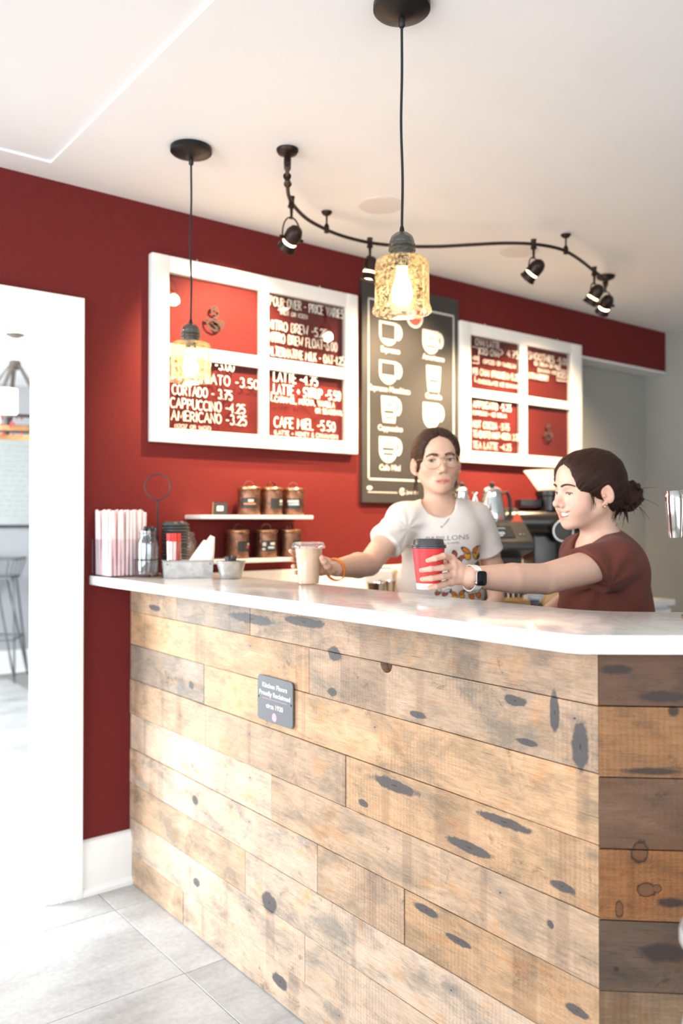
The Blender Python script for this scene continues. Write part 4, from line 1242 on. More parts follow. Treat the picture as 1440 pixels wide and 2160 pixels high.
# stack of black cup lids
lid_pr = [(.0325, .0), (.034, .0), (.036, .002), (.0375, .008), (.0425, .008), (.0440, .010), (.0440, .013), (.0425, .0145), (.0385, .0145), (.0365, .020), (.0350, .022), (.030, .022), (.029, .019), (0, .019), (0, .0178), (.0295, .0178), (.0308, .0205), (.0342, .0205), (.0352, .0190), (.0372, .0132), (.0415, .0130), (.0415, .0098), (.0362, .0092), (.0345, .0024), (.0325, .0016)]
LIDM = mat('black_lid_plastic', (0.045, 0.046, 0.05), 0.32, var=0.1)
lid_me = MB().lathe(lid_pr, 40).data('cup_lid', LIDM)
lq = at(369, 1195, 2.88)
lx, ly = lq.x, lq.y
for k in range(17):
    o = link('cup_lid', lid_me); o.scale = (1.12, 1.12, 1)
    o.location = (lx + r1.uniform(-.0012, .0012), ly + r1.uniform(-.0012, .0012), ZT + .0002 + k * .0102)
    if k: o.location.z += 0
    o.rotation_euler = (0, 0, r1.uniform(0, 6))
    tag(o, 'black plastic cup lid on top of the tall stack behind the metal tray' if k == 16 else 'black plastic cup lid inside the tall stack behind the metal tray', 'lid', 'stacked black cup lids')

# galvanised tray with napkins and a cup of red stirrers
fl_, fr_ = Vector((1.211, 2.502, ZT)), Vector((1.361, 2.444, ZT))
ta = math.atan2(fr_.y - fl_.y, fr_.x - fl_.x)
tray = thing('metal_tray', 'rectangular galvanised metal tray holding white napkins and a cup of red stirrers', 'tray', fl_, ta)
TWd, TDp, THt = .162, .074, .056
m = MB(); e = .0015; s_ = .004
for (a, b, c_, d_) in (((0, 0), (TWd, 0), 0, -1), ((TWd, 0), (TWd, TDp), 1, 0), ((TWd, TDp), (0, TDp), 0, 1), ((0, TDp), (0, 0), -1, 0)):
    pass
lo = [(s_, s_), (TWd - s_, s_), (TWd - s_, TDp - s_), (s_, TDp - s_)]
hi = [(0, 0), (TWd, 0), (TWd, TDp), (0, TDp)]
lo2 = [(s_ + e, s_ + e), (TWd - s_ - e, s_ + e), (TWd - s_ - e, TDp - s_ - e), (s_ + e, TDp - s_ - e)]
hi2 = [(e, e), (TWd - e, e), (TWd - e, TDp - e), (e, TDp - e)]
vs = [(*q, 0) for q in lo] + [(*q, THt) for q in hi] + [(*q, THt) for q in hi2] + [(*q, e) for q in lo2]
fs = [(0, 3, 2, 1)] + [(i + 4 * l, (i + 1) % 4 + 4 * l, (i + 1) % 4 + 4 * l + 4, i + 4 * l + 4) for l in range(3) for i in range(4)] + [(12, 13, 14, 15)]
m.raw(vs, fs).build('tray_body', GALVM, tray, smooth=False)
m = MB(); m.tube([(0, 0, THt), (TWd, 0, THt), (TWd, TDp, THt), (0, TDp, THt)], .0022, 8, closed=True); m.build('rolled_rim', GALVM, tray)
m = MB()
for x in (.012, TWd - .012): m.sphere((x, -.0002, THt - .010), .0022, 8, 6)
m.build('rivet', mat('dark_rivet', (.08, .07, .065), .5, .6), tray)


def in_tray(x, y, z=0.0): return tray.matrix_basis @ Vector((x, y, z))


bpy.context.view_layer.update()
tm = Matrix.Translation(fl_) @ Matrix.Rotation(ta, 4, 'Z')
NAPK = mat('white_napkin_paper', (0.82, 0.79, 0.75), 0.9, var=0.04, scale=200, bump=0.15)
for k in range(6):
    m = MB(); n = 10; w_ = .070 - k * .004
    vs, fs = [], []
    lean = .10 + k * .13
    e0, e1, e2 = (r1.uniform(-.008, .008) for _ in range(3))
    for i in range(n + 1):
        u = i / n
        for j in range(7):
            v = j / 6
            xl = .052 + e0 + (.092 + e1) * u ** 1.1; xr = .157 + (.024 + e2) * u - .010 * u * u
            x = xl + (xr - xl) * v
            z = .004 + (.136 - .008 * k) * u - .016 * v * u * (1 if k % 2 else .4)
            y = .018 + k * .0062 + (.007 * math.sin(v * 6) + .006 * v) * u + .012 * u * u
            vs.append((x, y, z))
    for i in range(n):
        for j in range(6):
            a = i * 7 + j
            fs.append((a, a + 1, a + 8, a + 7))
    me = m.raw(vs, fs).data('napkin', NAPK)
    o = link('napkin', me)
    o.matrix_world = tm
    sd = o.modifiers.new('thick', 'SOLIDIFY'); sd.thickness = .0012
    tag(o, 'white paper napkin leaning in a bunch out of the metal tray', 'napkin', 'napkins in the metal tray')
q = tm @ Vector((.036, .038, .0018))
sc_ = thing('clear_cup', 'small clear cup of red stirrers standing in the metal tray', 'cup', q)
MB().lathe([(0, 0), (.024, 0), (.0265, .118), (.0258, .118), (.0232, .002), (0, .002)], 32).build('cup_body', JARG, sc_)
REDS = mat('red_stirrer_plastic', (0.72, 0.045, 0.03), 0.4, var=0.12)
rs_me = MB().lathe([(0, 0), (.0023, 0), (.0023, .142), (.0012, .142), (.0012, .135), (0, .135)], 7).data('red_stirrer', REDS)
for k in range(54):
    a = k * 2.39996; rr_ = .0195 * math.sqrt((k + .5) / 54)
    o = link('red_stirrer', rs_me)
    o.location = (q.x + rr_ * math.cos(a), q.y + rr_ * math.sin(a), q.z + .0022)
    o.rotation_euler = (rr_ * -1.2 * math.sin(a), rr_ * 1.2 * math.cos(a), 0)
    tag(o, 'thin red stirrer bundled in the small clear cup', 'stirrer', 'red stirrers in the clear cup')

# small galvanised bucket of black creamer pods
bq = on_z(487, 1220, ZT)
bk = thing('small_bucket', 'small round galvanised bucket filled with black pods, right of the metal tray', 'bucket', (bq.x, bq.y, ZT))
MB().lathe([(0, 0), (.034, 0), (.0350, .002), (.0385, .020), (.0388, .0215), (.0470, .052), (.0485, .053), (.0490, .0555), (.0478, .0575), (.0462, .055), (.0380, .022), (.0338, .0035), (0, .0035)], 40).build('bucket_body', GALVM, bk)
pod_me = MB().lathe([(0, 0), (.0085, 0), (.0105, .014), (.0135, .0145), (.0135, .0155), (0, .0165)], 16).data('creamer_pod', LIDM)
pods = []
for lay, (nn, rr_) in enumerate(((5, .018), (6, .0245), (7, .029))):
    for k in range(nn): pods.append((rr_ * math.cos(2 * PI * k / nn + lay), rr_ * math.sin(2 * PI * k / nn + lay), .0045 + lay * .0175))
pods += [(0, 0, .048), (.012, .004, .058), (-.014, -.006, .056)]
for x, y, z in pods:
    o = link('creamer_pod', pod_me); o.location = (bq.x + x, bq.y + y, ZT + z)
    o.rotation_euler = (r1.uniform(-.3, .3), r1.uniform(-.3, .3), 0)
    tag(o, 'tiny black creamer pod heaped in the small galvanised bucket', 'pod', 'black pods in the bucket')

# iced coffee in a clear plastic cup
iq = Vector((1.452, 2.032, ZT))
ice = thing('iced_coffee', 'clear plastic cup of milky iced coffee with a clear lid, gripped on the worktop', 'cup', iq)
LATTE = NT('milky_coffee')
lv = LATTE.noise(LATTE.obj(), 26, 3)
LATTE.set(LATTE.b.inputs['Base Color'], LATTE.ramp(lv, (0.3, (0.70, 0.50, 0.34)), (0.7, (0.76, 0.58, 0.42))))
LATTE.b.inputs['Roughness'].default_value = 0.35; LATTE.b.inputs['Subsurface Weight'].default_value = 0.35
LATTE.b.inputs['Subsurface Radius'].default_value = (.02, .012, .008)
PETG = thin_glass('clear_cup_plastic', (0.96, 0.96, 0.95), 0.10, 0.03)
c_ = MB().lathe([(.0300, 0), (.0312, .001), (.0318, .012), (.0372, .072), (.0378, .0725), (.0380, .074), (.0384, .0745), (.0412, .108), (.0440, .1085), (.0440, .111), (.0425, .112)], 48).build('cup_body', PETG, ice)
MB().lathe([(0, .002), (.0292, .002), (.0303, .004), (.0308, .012), (.0362, .072), (.0397, .106), (0, .106)], 48).build('coffee', LATTE.mat, ice)
l_ = MB().lathe([(.0430, .1065), (.0490, .1065), (.0505, .109), (.0505, .113), (.0480, .116), (.0465, .120), (.0445, .1235), (.041, .1245), (.040, .1205), (.010, .1205), (.0095, .118), (0, .118)], 48).build('lid', thin_glass('clear_lid_plastic', (0.97, 0.97, 0.96), 0.10, 0.05, haze=0.10), ice)
CUBE = thin_glass('ice_cube', (0.95, 0.93, 0.88), 0.1, 0.05, haze=0.5)
for k, (x, y, z, a) in enumerate(((.012, -.010, .098, .4), (-.014, .004, .100, 1.1), (.002, .016, .099, 2.0))):
    MB().box((-.011, -.011, -.008), (.011, .011, .008), Matrix.Translation((x, y, z)) @ Matrix.Rotation(a, 4, 'Z') @ Matrix.Rotation(.3, 4, 'X')).build('ice_cube', CUBE, ice, bevel=.002)

# red paper cup handed over the bar
rq = at(903.5, 1242, 2.05); RZ0 = 1.1115
red = thing('red_cup', 'red paper takeaway cup with a black lid and white foot, held above the worktop', 'cup', (rq.x, rq.y, RZ0))
REDC = mat('red_cup_paper', (0.66, 0.030, 0.035), 0.45, var=0.03)
MB().lathe([(.0304, .0145), (.0400, .1025), (.0388, .1025), (.0292, .0145)], 56, close=True).build('cup_body', REDC, red)
MB().lathe([(.0288, 0), (.0304, .0144), (.0290, .0144), (.0278, .004), (0, .004), (0, .003), (.0272, .003), (.0276, 0)], 56).build('white_foot', mat('white_cup_paper', (.82, .81, .79), .6), red)
MB().lathe([(.0400, .0995), (.0425, .0995), (.0437, .1010), (.0437, .1030), (.0425, .1045), (.0437, .1058), (.0437, .1072), (.0418, .1085), (.0385, .1085), (.0362, .1195), (.0352, .1212), (.0330, .1218), (.0322, .1195), (.030, .1165), (0, .1165)], 56).build('lid', LIDM, red)
MB().box((-.005, -.0305, .1163), (.005, -.0275, .1168)).build('sip_slot', BLACKP, red, smooth=False)

# plaque on the boards
PLQ = mat('grey_plaque_metal', (0.125, 0.132, 0.14), 0.5, 0.1, var=0.05)
YZ = Matrix(((0, 0, -1, 0), (-1, 0, 0, 0), (0, 1, 0, 0), (0, 0, 0, 1)))
px_ = CX - 0.0035
plq = thing('plaque', 'grey rounded metal plaque with white lettering screwed to the counter boards', 'plaque', (px_, 1.8735, 0.799))
MB().prism(rrect(.170, .121, .012), 0, .0035, Matrix.Translation((0.0, 0, 0)) @ YZ).build('plate', PLQ, plq, bevel=.0008, seg=1)
PT = Matrix.Translation((-.0041, 0, 0)) @ YZ
for txt, y, wd_ in (('Kitchen Floors', .030, .120), ('Proudly Reclaimed', .0085, .150), ('circa 1920', -.0235, .082)):
    text_mesh('lettering', txt, .0175, PT @ Matrix.Translation((0, y, 0)), SIGNW, plq, width=wd_, bold=.0006)
mb = MB(); ribbon(mb, [(-.06, .0005), (.06, .0005)], .0009, PT); mb.build('divider_line', mat('mauve_print', (.38, .24, .30), .6), plq, smooth=False)
PINK = mat('pink_print', (.80, .30, .42), .6)
e_ = MB().sheet([(.0115 * math.cos(2 * PI * k / 28), -.0445 + .0115 * math.sin(2 * PI * k / 28)) for k in range(28)], PT).build('round_emblem', PINK, plq, smooth=False)
mb = MB(); PT2 = Matrix.Translation((-.0046, 0, 0)) @ YZ
ribbon(mb, [(-.001, -.037), (.002, -.039), (-.001, -.042), (.002, -.044)], .0011, PT2)
ribbon(mb, [(-.006, -.046), (-.003, -.0505), (.003, -.0505), (.006, -.046)], .0016, PT2)
mb.build('cup_mark', SIGNW, e_, smooth=False)
for s in (-1, 1):
    MB().sphere((-.0036, s * .078, .001), .0030, 12, 8, (.6, 1, 1)).build('screw', mat('dark_screw', (.05, .05, .05), .3, .8) if s < 0 else bpy.data.materials['dark_screw'], plq)

DCHR = mat('warm_chrome', (0.52, 0.49, 0.46), 0.06, 1.0, var=0.02)
# chrome tap at the right end of the bar: the handle hangs from an arm of its tower
tq = on_z(1490, 1306, SZ1)
tap = thing('drink_tap', 'chrome drink tap on the bar at the right edge of the picture', 'tap', (tq.x, tq.y, ZT))
TB = Vector((tq.x, tq.y, ZT))
dep = (TB - CAM).dot(FWD)
MB().lathe([(0, 0), (.045, 0), (.045, .006), (.030, .012), (.024, .016), (.024, .27), (.028, .275), (.028, .29), (0, .295)], 32).build('tower', DCHR, tap)
ht = at(1421, 1035, dep) - TB; hb = at(1424.5, 1134, dep) - TB
MB().tube([(0, 0, .235), ht * .5 + Vector((0, 0, .118)), ht + Vector((0, 0, -.012))], [.011, .011, .010], 14).build('arm', DCHR, tap)
n = 9
pts = [ht.lerp(hb, k / (n - 1)) for k in range(n)]
MB().tube([pts[0] + Vector((0, 0, .001))] + pts + [pts[-1] - Vector((0, 0, .001))], [.006, .0135, .0168, .0170, .0165, .0158, .0150, .0142, .0134, .0118, .006], 20).build('tap_handle', DCHR, tap)
sd_ = RIGHT * .0130 - _fw0 * .004
MB().tube([p_ + sd_ for p_ in pts[1:-1]], .0062, 10).build('black_grip', BLACKP, tap)

# bar stool pulled up at the angled end, only one leg in view
A_, B_ = at(1440, 2035, 1.13), at(1423, 2160, 1.13)
dr = (B_ - A_) / (A_.z - B_.z)
foot = B_ + dr * B_.z; toph = A_ - dr * (.72 - A_.z)
ctr = toph + RIGHT * .19 - _fw0 * .02
stl = thing('bar_stool', 'pale grey metal bar stool at the angled end of the counter, one splayed leg showing', 'stool', (ctr.x, ctr.y, 0))
SC0 = Vector((ctr.x, ctr.y, 0))
PALEM = mat('pale_grey_metal', (.58, .60, .62), .35, .5)
MB().prism(rrect(.34, .34, .05), .725, .748, Matrix.Rotation(.3, 4, 'Z')).build('seat', PALEM, stl, bevel=.004)
offs = toph.xy - SC0.xy; offf = foot.xy - SC0.xy
for k in range(4):
    rot = Matrix.Rotation(k * PI / 2, 2)
    a = rot @ (offs * .85); b = rot @ offf
    mid = lambda u: Vector((a.x + (b.x - a.x) * u, a.y + (b.y - a.y) * u, .726 * (1 - u)))
    lg_ = MB().tube([mid(u) for u in (0, .3, .6, .97)], .013, 12).build('leg', PALEM, stl)
    MB().tube([mid(.965), mid(1.0)], .0145, 12).build('rubber_foot', BLACKP, lg_)
m = MB()
for k in range(4):
    r0, r1_ = Matrix.Rotation(k * PI / 2, 2), Matrix.Rotation((k + 1) * PI / 2, 2)
    P = lambda rt: Vector(((rt @ (offs * .85)).lerp(rt @ offf, .62)).to_tuple() + (.726 * .38,))
    m.bar(P(r0), P(r1_), .008, 8)
m.build('foot_rest', PALEM, stl)
# ------------------------------------------------------------------ back counter along the red wall
ZB = 0.888
BCX0, BCX1, BCY = 1.52, 3.88, 2.30
cab = thing('back_counter', 'low white counter with a white worktop under the shelves and menu boards', 'counter', (BCX0, BCY, 0))
MB().box((0.0, .02, .0), (BCX1 - BCX0 - .01, WY - BCY - .002, ZB - .03)).build('cabinet_body', WHITE, cab, smooth=False)
w_ = (BCX1 - BCX0) / 4
for k in range(4):
    d_ = MB().box((k * w_ + .004, .002, .10), ((k + 1) * w_ - .014, .0195, ZB - .045)).build('door', WHITE, cab, bevel=.002, seg=1)
    MB().tube([(k * w_ + .05, -.002, ZB - .10), (k * w_ + .05, -.018, ZB - .10), (k * w_ + .17, -.018, ZB - .10), (k * w_ + .17, -.002, ZB - .10)], .004, 8).build('handle', STEEL, d_)
MB().box((-.0, -.015, ZB - .03), (BCX1 - BCX0, WY - BCY - .001, ZB)).build('worktop', WHITE, cab, bevel=.006, seg=3)
TILEW = mat('glossy_white_splash_tile', (.80, .79, .77), .25, var=.02)
sb = struct('trim_4', MB().box((BCX0, WY - .004, ZB + .001), (3.84, WY - .0004, 1.080)), GROUT, smooth=False)
for k in range(5):
    MB().box((BCX0 + k * .464, WY - .012, ZB + .002), (BCX0 + k * .464 + .461, WY - .0042, 1.083)).build('tile', TILEW, sb, bevel=.0015, seg=1)


def bc(px, d): q = at(px, 1100, d); return q.x, q.y


# white jug-like dispenser and steel cups near the iced coffee
x, y = bc(802, 3.30)
dsp = thing('milk_dispenser', 'white box-shaped dispenser with a tan edge on the back counter, behind the reaching arm', 'dispenser', (x, y, ZB), R(-37.8))
MB().box((-.058, -.06, .0), (.050, .06, .205)).build('housing', WHITE, dsp, bevel=.012, seg=3)
MB().box((.0505, -.058, .002), (.066, .058, .20)).build('side_strip', mat('tan_edge', (.55, .42, .27), .5), dsp, bevel=.004)
MB().box((-.05, -.056, .2055), (.04, .056, .213)).build('lid', WHITE, dsp, bevel=.003)
for px, d, lab in ((792, 3.02, 'steel milk cup on the back counter, nearest the iced coffee'), (815, 3.12, 'steel milk cup on the back counter, nearest the white shirt')):
    x, y = bc(px, d)
    c = thing('steel_cup', lab, 'cup', (x, y, ZB))
    MB().lathe([(0, 0), (.030, 0), (.032, .004), (.030, .13), (.0335, .168), (.0322, .168), (.0285, .13), (.030, .006), (0, .006)], 32).build('cup_body', STEEL, c)
    MB().tube([(.030, 0, .14), (.050, 0, .135), (.052, 0, .07), (.0305, 0, .05)], .004, 8).build('handle', STEEL, c)

# coffee brewer with a sloping screen panel
x, y = bc(1030, 3.50)
DG = mat('dark_grey_machine_plastic', (.055, .055, .05), .38, .2, var=.1)
br = thing('coffee_brewer', 'dark grey coffee brewer with a small screen on its sloping front, beside the white shirt', 'coffee machine', (x, y, ZB), R(-30))
side = [(-.16, 0), (-.16, .05), (-.02, .07), (-.02, .24), (-.17, .275), (-.17, .305), (-.05, .385), (.16, .385), (.16, 0)]
M = Matrix(((0, 0, 1, 0), (1, 0, 0, 0), (0, 1, 0, 0), (0, 0, 0, 1)))
MB().prism(side, -.14, .14, M).build('housing', DG, br, bevel=.008, seg=3)
a_ = math.atan2(.08, .12)
SMx = Matrix.Translation((0.01, -.11, .3455)) @ Matrix.Rotation(a_, 4, 'X')
scn = MB().prism(rrect(.115, .085, .008), 0, .003, SMx).build('screen', mat('screen_glass', (.03, .035, .042), .12, var=.02), br)
DISP = emis('lit_display_marks', (.55, .70, .80), .8)
mb = MB()
for u in (-.008, .010): ribbon(mb, _e(u, -.012, .007, .006, 0, 360, 14), .0012, SMx @ Matrix.Translation((0, 0, .0035)))
ribbon(mb, [(-.03, .022), (.03, .022)], .0010, SMx @ Matrix.Translation((0, 0, .0035))); ribbon(mb, [(-.006, -.029), (.006, -.029)], .0018, SMx @ Matrix.Translation((0, 0, .0035)))
mb.build('display_marks', DISP, scn, smooth=False)
m = MB()
for u in (.09, .105): m.sphere((u, -.13, .3355), .004, 10, 6)
m.build('button', STEEL, br)
MB().box((-.13, -.155, .050), (.13, -.025, .056)).build('drip_grate', STEEL, br, smooth=False)
MB().cyl(.018, .215, .262, 16, Matrix.Translation((0, -.10, 0))).build('spout', STEEL, br)
bpy.context.view_layer.update()
bM = Matrix.Translation((x, y, ZB)) @ Matrix.Rotation(R(-30), 4, 'Z')


def pot(label, lx, ly, k, rz, handle):
    q = bM @ Vector((lx, ly, .3855))
    root = thing('coffee_pot', label, 'pot', q, rz)
    MB().lathe([(0, 0), (.058 * k, 0), (.060 * k, .004), (.056 * k, .04), (.046 * k, .10), (.040 * k, .125), (.042 * k, .130), (0, .130)], 32).build('pot_body', CHROME, root)
    l_ = MB().lathe([(0, .1302), (.042 * k, .1302), (.038 * k, .140), (.020 * k, .150), (.006, .152), (0, .152)], 32).build('lid', CHROME, root)
    MB().sphere((0, 0, .161), .011, 14, 10).build('knob', BLACKP, l_)
    MB().tube([(.040 * k, 0, .120), (.075 * k, 0, .128), (.088 * k, 0, .10), (.094 * k, 0, .05), (.085 * k, 0, .02)], [.005, .007, .008, .008, .006], 10).build('handle', BLACKP, root)
    MB().tube([(-.050 * k, 0, .06), (-.075 * k, 0, .085), (-.085 * k, 0, .118), (-.098 * k, 0, .124)], [.010, .007, .005, .004], 10).build('spout', CHROME, root)
    return root


pot('chrome coffee pot with a black knob and handle, standing on the coffee brewer', .035, .06, .95, R(-20), 1)
pot('chrome coffee pot half hidden by the white shirt, on the coffee brewer', -.095, .07, .7, R(115), 1)
q = bM @ Vector((.118, -.015, .3857))
tri = thing('orange_marker', 'small orange-red triangular marker on the corner of the coffee brewer', 'marker', q, R(-37))
MB().raw([(-.024, -.016, 0), (.024, -.016, 0), (.024, .016, 0), (-.024, .016, 0), (0, -.003, .044), (0, .003, .044)], [(0, 3, 2, 1), (0, 1, 4), (1, 2, 5, 4), (2, 3, 5), (3, 0, 4, 5)]).build('marker_body', mat('orange_red_plastic', (.75, .12, .05), .45), tri, bevel=.002)

# big black grinder with a frosted hopper
x, y = bc(1150, 3.92)
gr = thing('coffee_grinder', 'large black coffee grinder with a frosted flaring hopper, between the two baristas', 'coffee grinder', (x, y, ZB), R(-30))
BLK = mat('black_enamel', (.014, .012, .011), .25, var=.2, scale=10)
MB().box((-.12, -.13, 0), (.13, .16, .04)).build('base', BLK, gr, bevel=.012, seg=3)
MB().box((-.07, -.02, .04), (.09, .12, .33)).build('column', BLK, gr, bevel=.015, seg=3)
RX = Matrix.Translation((0, .02, .385)) @ Matrix.Rotation(R(90), 4, 'Y')
MB().lathe([(0, -.24), (.050, -.24), (.064, -.225), (.068, -.20), (.068, .10), (.074, .104), (.074, .14), (.068, .145), (.066, .20), (.050, .215), (0, .215)], 40, RX).build('barrel', BLK, gr)
MB().box((-.13, -.03, .455), (-.03, .06, .490)).build('switch_box', BLACKP, gr, bevel=.004)
MB().lathe([(0, .44), (.052, .44), (.052, .505), (.058, .51), (.058, .530), (.048, .535), (0, .535)], 32, Matrix.Translation((.02, .02, 0))).build('hopper_collar', BLK, gr)
HOP = thin_glass('frosted_hopper', (.95, .92, .89), .04, .2, haze=.5, speck=.1)
MB().lathe([(.044, .535), (.050, .541), (.068, .566), (.095, .606), (.110, .624), (.113, .626), (.110, .6275), (.093, .609), (.066, .569), (.048, .544)], 40, Matrix.Translation((.02, .02, 0)), close=True).build('hopper', HOP, gr)
RYm = Matrix.Translation((.055, -.05, .345)) @ Matrix.Rotation(R(90), 4, 'X')
d_ = MB().lathe([(0, -.0), (.052, 0), (.052, .02), (.044, .028), (.036, .028), (.034, .022), (0, .022)], 36, RYm).build('dial', BLK, gr)
MB().lathe([(.045, .0285), (.050, .0285), (.050, .0235), (.0455, .0235)], 36, RYm, close=True).build('dial_ring', STEEL, d_)
MB().lathe([(0, .20), (.010, .20), (.010, .29), (0, .29)], 16, Matrix.Translation((.07, -.07, 0))).build('chute', STEEL, gr)
MB().tube([(.07 + .030 * math.cos(a), -.07 + .030 * math.sin(a), .195) for a in [2 * PI * k / 24 for k in range(24)]], .007, 8, closed=True).build('holder_ring', STEEL, gr)

# bits and pieces on the back counter
x, y = bc(1126, 3.56)
bag = thing('coffee_bag', 'white coffee bag with a red label in front of the black grinder', 'bag', (x, y, ZB), R(-32))
MB().raw([(-.045, -.028, 0), (.045, -.028, 0), (.045, .028, 0), (-.045, .028, 0), (-.047, -.034, .08), (.047, -.034, .08), (.047, .034, .08), (-.047, .034, .08), (-.046, -.004, .19), (.046, -.004, .19), (.046, .004, .19), (-.046, .004, .19)],
         [(0, 3, 2, 1)] + [(i + 4 * l, (i + 1) % 4 + 4 * l, (i + 1) % 4 + 4 * l + 4, i + 4 * l + 4) for l in range(2) for i in range(4)] + [(8, 9, 10, 11)]).build('bag_body', mat('white_bag_paper', (.66, .66, .66), .5), bag, bevel=.004)
MB().raw([(-.030, -.0295, .095), (.034, -.0295, .095), (.034, -.0220, .125), (-.030, -.0220, .125)], [(0, 1, 2, 3)]).build('red_label', REDP, bag, smooth=False)
x, y = bc(1185, 3.50)
pf = thing('portafilter', 'shiny metal filter holder lying before the grinder, above the outstretched arm', 'filter holder', (x, y, ZB), R(20))
MB().lathe([(0, .14), (.022, .14), (.034, .155), (.036, .19), (.040, .195), (.040, .205), (.034, .205), (.032, .17), (0, .165)], 28).build('basket', STEEL, pf)
MB().tube([(.036, 0, .185), (.07, 0, .182), (.14, 0, .172)], [.007, .011, .010], 12).build('handle', BLACKP, pf)
MB().lathe([(0, 0), (.048, 0), (.05, .004), (.05, .012), (.036, .016), (.030, .139), (0, .139)], 24).build('tamping_stand', BLACKP, pf)
x, y = bc(1056, 3.28)
rk = thing('wire_rack', 'small steel wire rack on the back counter, under the white sleeve', 'rack', (x, y, ZB), R(-30))
m = MB()
for z in (.0025, .155): m.tube([(-.06, -.03, z), (.06, -.03, z), (.06, .03, z), (-.06, .03, z)], .0024, 6, closed=True)
for u in range(7): m.tube([(-.06 + u * .02, -.03, .0025), (-.06 + u * .02, -.034, .08), (-.06 + u * .02, -.03, .158)], .0018, 6); m.bar((-.06 + u * .02, .03, .0025), (-.06 + u * .02, .03, .158), .0018, 6)
m.build('wire_frame', STEEL, rk)
x, y = bc(1080, 3.12)
bb_ = thing('wooden_box', 'tan bamboo box on the back counter, below the outstretched arm', 'box', (x, y, ZB), R(-37))
BAM = mat('bamboo', (.50, .33, .14), .5, var=.2, scale=30)
for (lo, hi) in (((-.055, -.05, 0), (.055, .05, .008)), ((-.055, -.05, .008), (.055, -.042, .10)), ((-.055, .042, .008), (.055, .05, .10)), ((-.055, -.042, .008), (-.047, .042, .10)), ((.047, -.042, .008), (.055, .042, .10))):
    MB().box(lo, hi).build('panel', BAM, bb_, bevel=.0015, seg=1)
x, y = bc(1108, 3.14)
bt = thing('small_bottle', 'little white bottle right of the bamboo box', 'bottle', (x, y, ZB))
MB().lathe([(0, 0), (.012, 0), (.013, .003), (.013, .075), (.007, .088), (.007, .094), (0, .094)], 20).build('bottle_body', WHITE, bt)
MB().lathe([(0, .0945), (.0085, .0945), (.0085, .112), (0, .112)], 16).build('cap', WHITE, bt)
x, y = bc(1119, 3.24)
tb = thing('black_tin', 'low black tin between the little bottle and the paper bag', 'tin', (x, y, ZB), R(-37))
MB().box((-.026, -.03, 0), (.026, .03, .085)).build('tin_body', BLACKP, tb, bevel=.004)
MB().box((-.027, -.031, .0855), (.027, .031, .10)).build('lid', mat('pale_blue_tin', (.42, .50, .58), .4, .4), tb, bevel=.003)
x, y = bc(1163, 3.24)
pbg = thing('paper_bag', 'tan paper bag with a folded top on the back counter beside the brown shirt', 'bag', (x, y, ZB), R(-30))
MB().raw([(-.045, -.03, 0), (.045, -.03, 0), (.045, .03, 0), (-.045, .03, 0), (-.040, -.028, .07), (.048, -.028, .075), (.048, .028, .075), (-.040, .028, .07), (-.018, -.006, .115), (.046, -.006, .125), (.046, .006, .125), (-.018, .006, .115)],
         [(0, 3, 2, 1)] + [(i + 4 * l, (i + 1) % 4 + 4 * l, (i + 1) % 4 + 4 * l + 4, i + 4 * l + 4) for l in range(2) for i in range(4)] + [(8, 9, 10, 11)]).build('bag_body', mat('kraft_paper', (.62, .42, .22), .8, var=.08), pbg, bevel=.003)
# ------------------------------------------------------------------ dining room beyond the doorway
cq = on_z(32, 705, 2.43)
ch_ = thing('chandelier', 'ring chandelier with white glass shades, straps and red berries, seen through the doorway', 'chandelier', (cq.x, cq.y, 2.43))
GREYM = mat('weathered_grey_metal', (.07, .065, .062), .55, .5)
RWOOD = mat('orange_wood_ring', (.42, .20, .07), .6, var=.25, scale=20)
SHADEG = emis('lit_white_glass', (1.0, .93, .84), 3.2)
BERRY = mat('red_berries', (.55, .05, .05), .4)
MB().lathe([(0, -.001), (.058, -.001), (.056, -.008), (.030, -.022), (.010, -.028), (0, -.03)], 28).build('canopy', GREYM, ch_)
m = MB()
for k in range(7):
    zz = -.035 - k * .0205
    a = R(90) * (k % 2)
    m.tube([(.006 * math.cos(q_) * math.cos(a), .006 * math.cos(q_) * math.sin(a), zz + .013 * math.sin(q_)) for q_ in [2 * PI * j / 12 for j in range(12)]], .0016, 5, closed=True)
m.build('chain', STEEL, ch_)
MB().lathe([(0, -.165), (.030, -.165), (.036, -.18), (.036, -.205), (.022, -.22), (0, -.22)], 20).build('hub', GREYM, ch_)
RR = .30
for z, th, nm, mt in ((-.625, .030, 'lower_ring', RWOOD), (-.545, .018, 'upper_ring', GREYM)):
    MB().lathe([(RR - .010, z), (RR + .010, z), (RR + .010, z + th), (RR - .010, z + th)], 56, close=True).build(nm, mt, ch_)
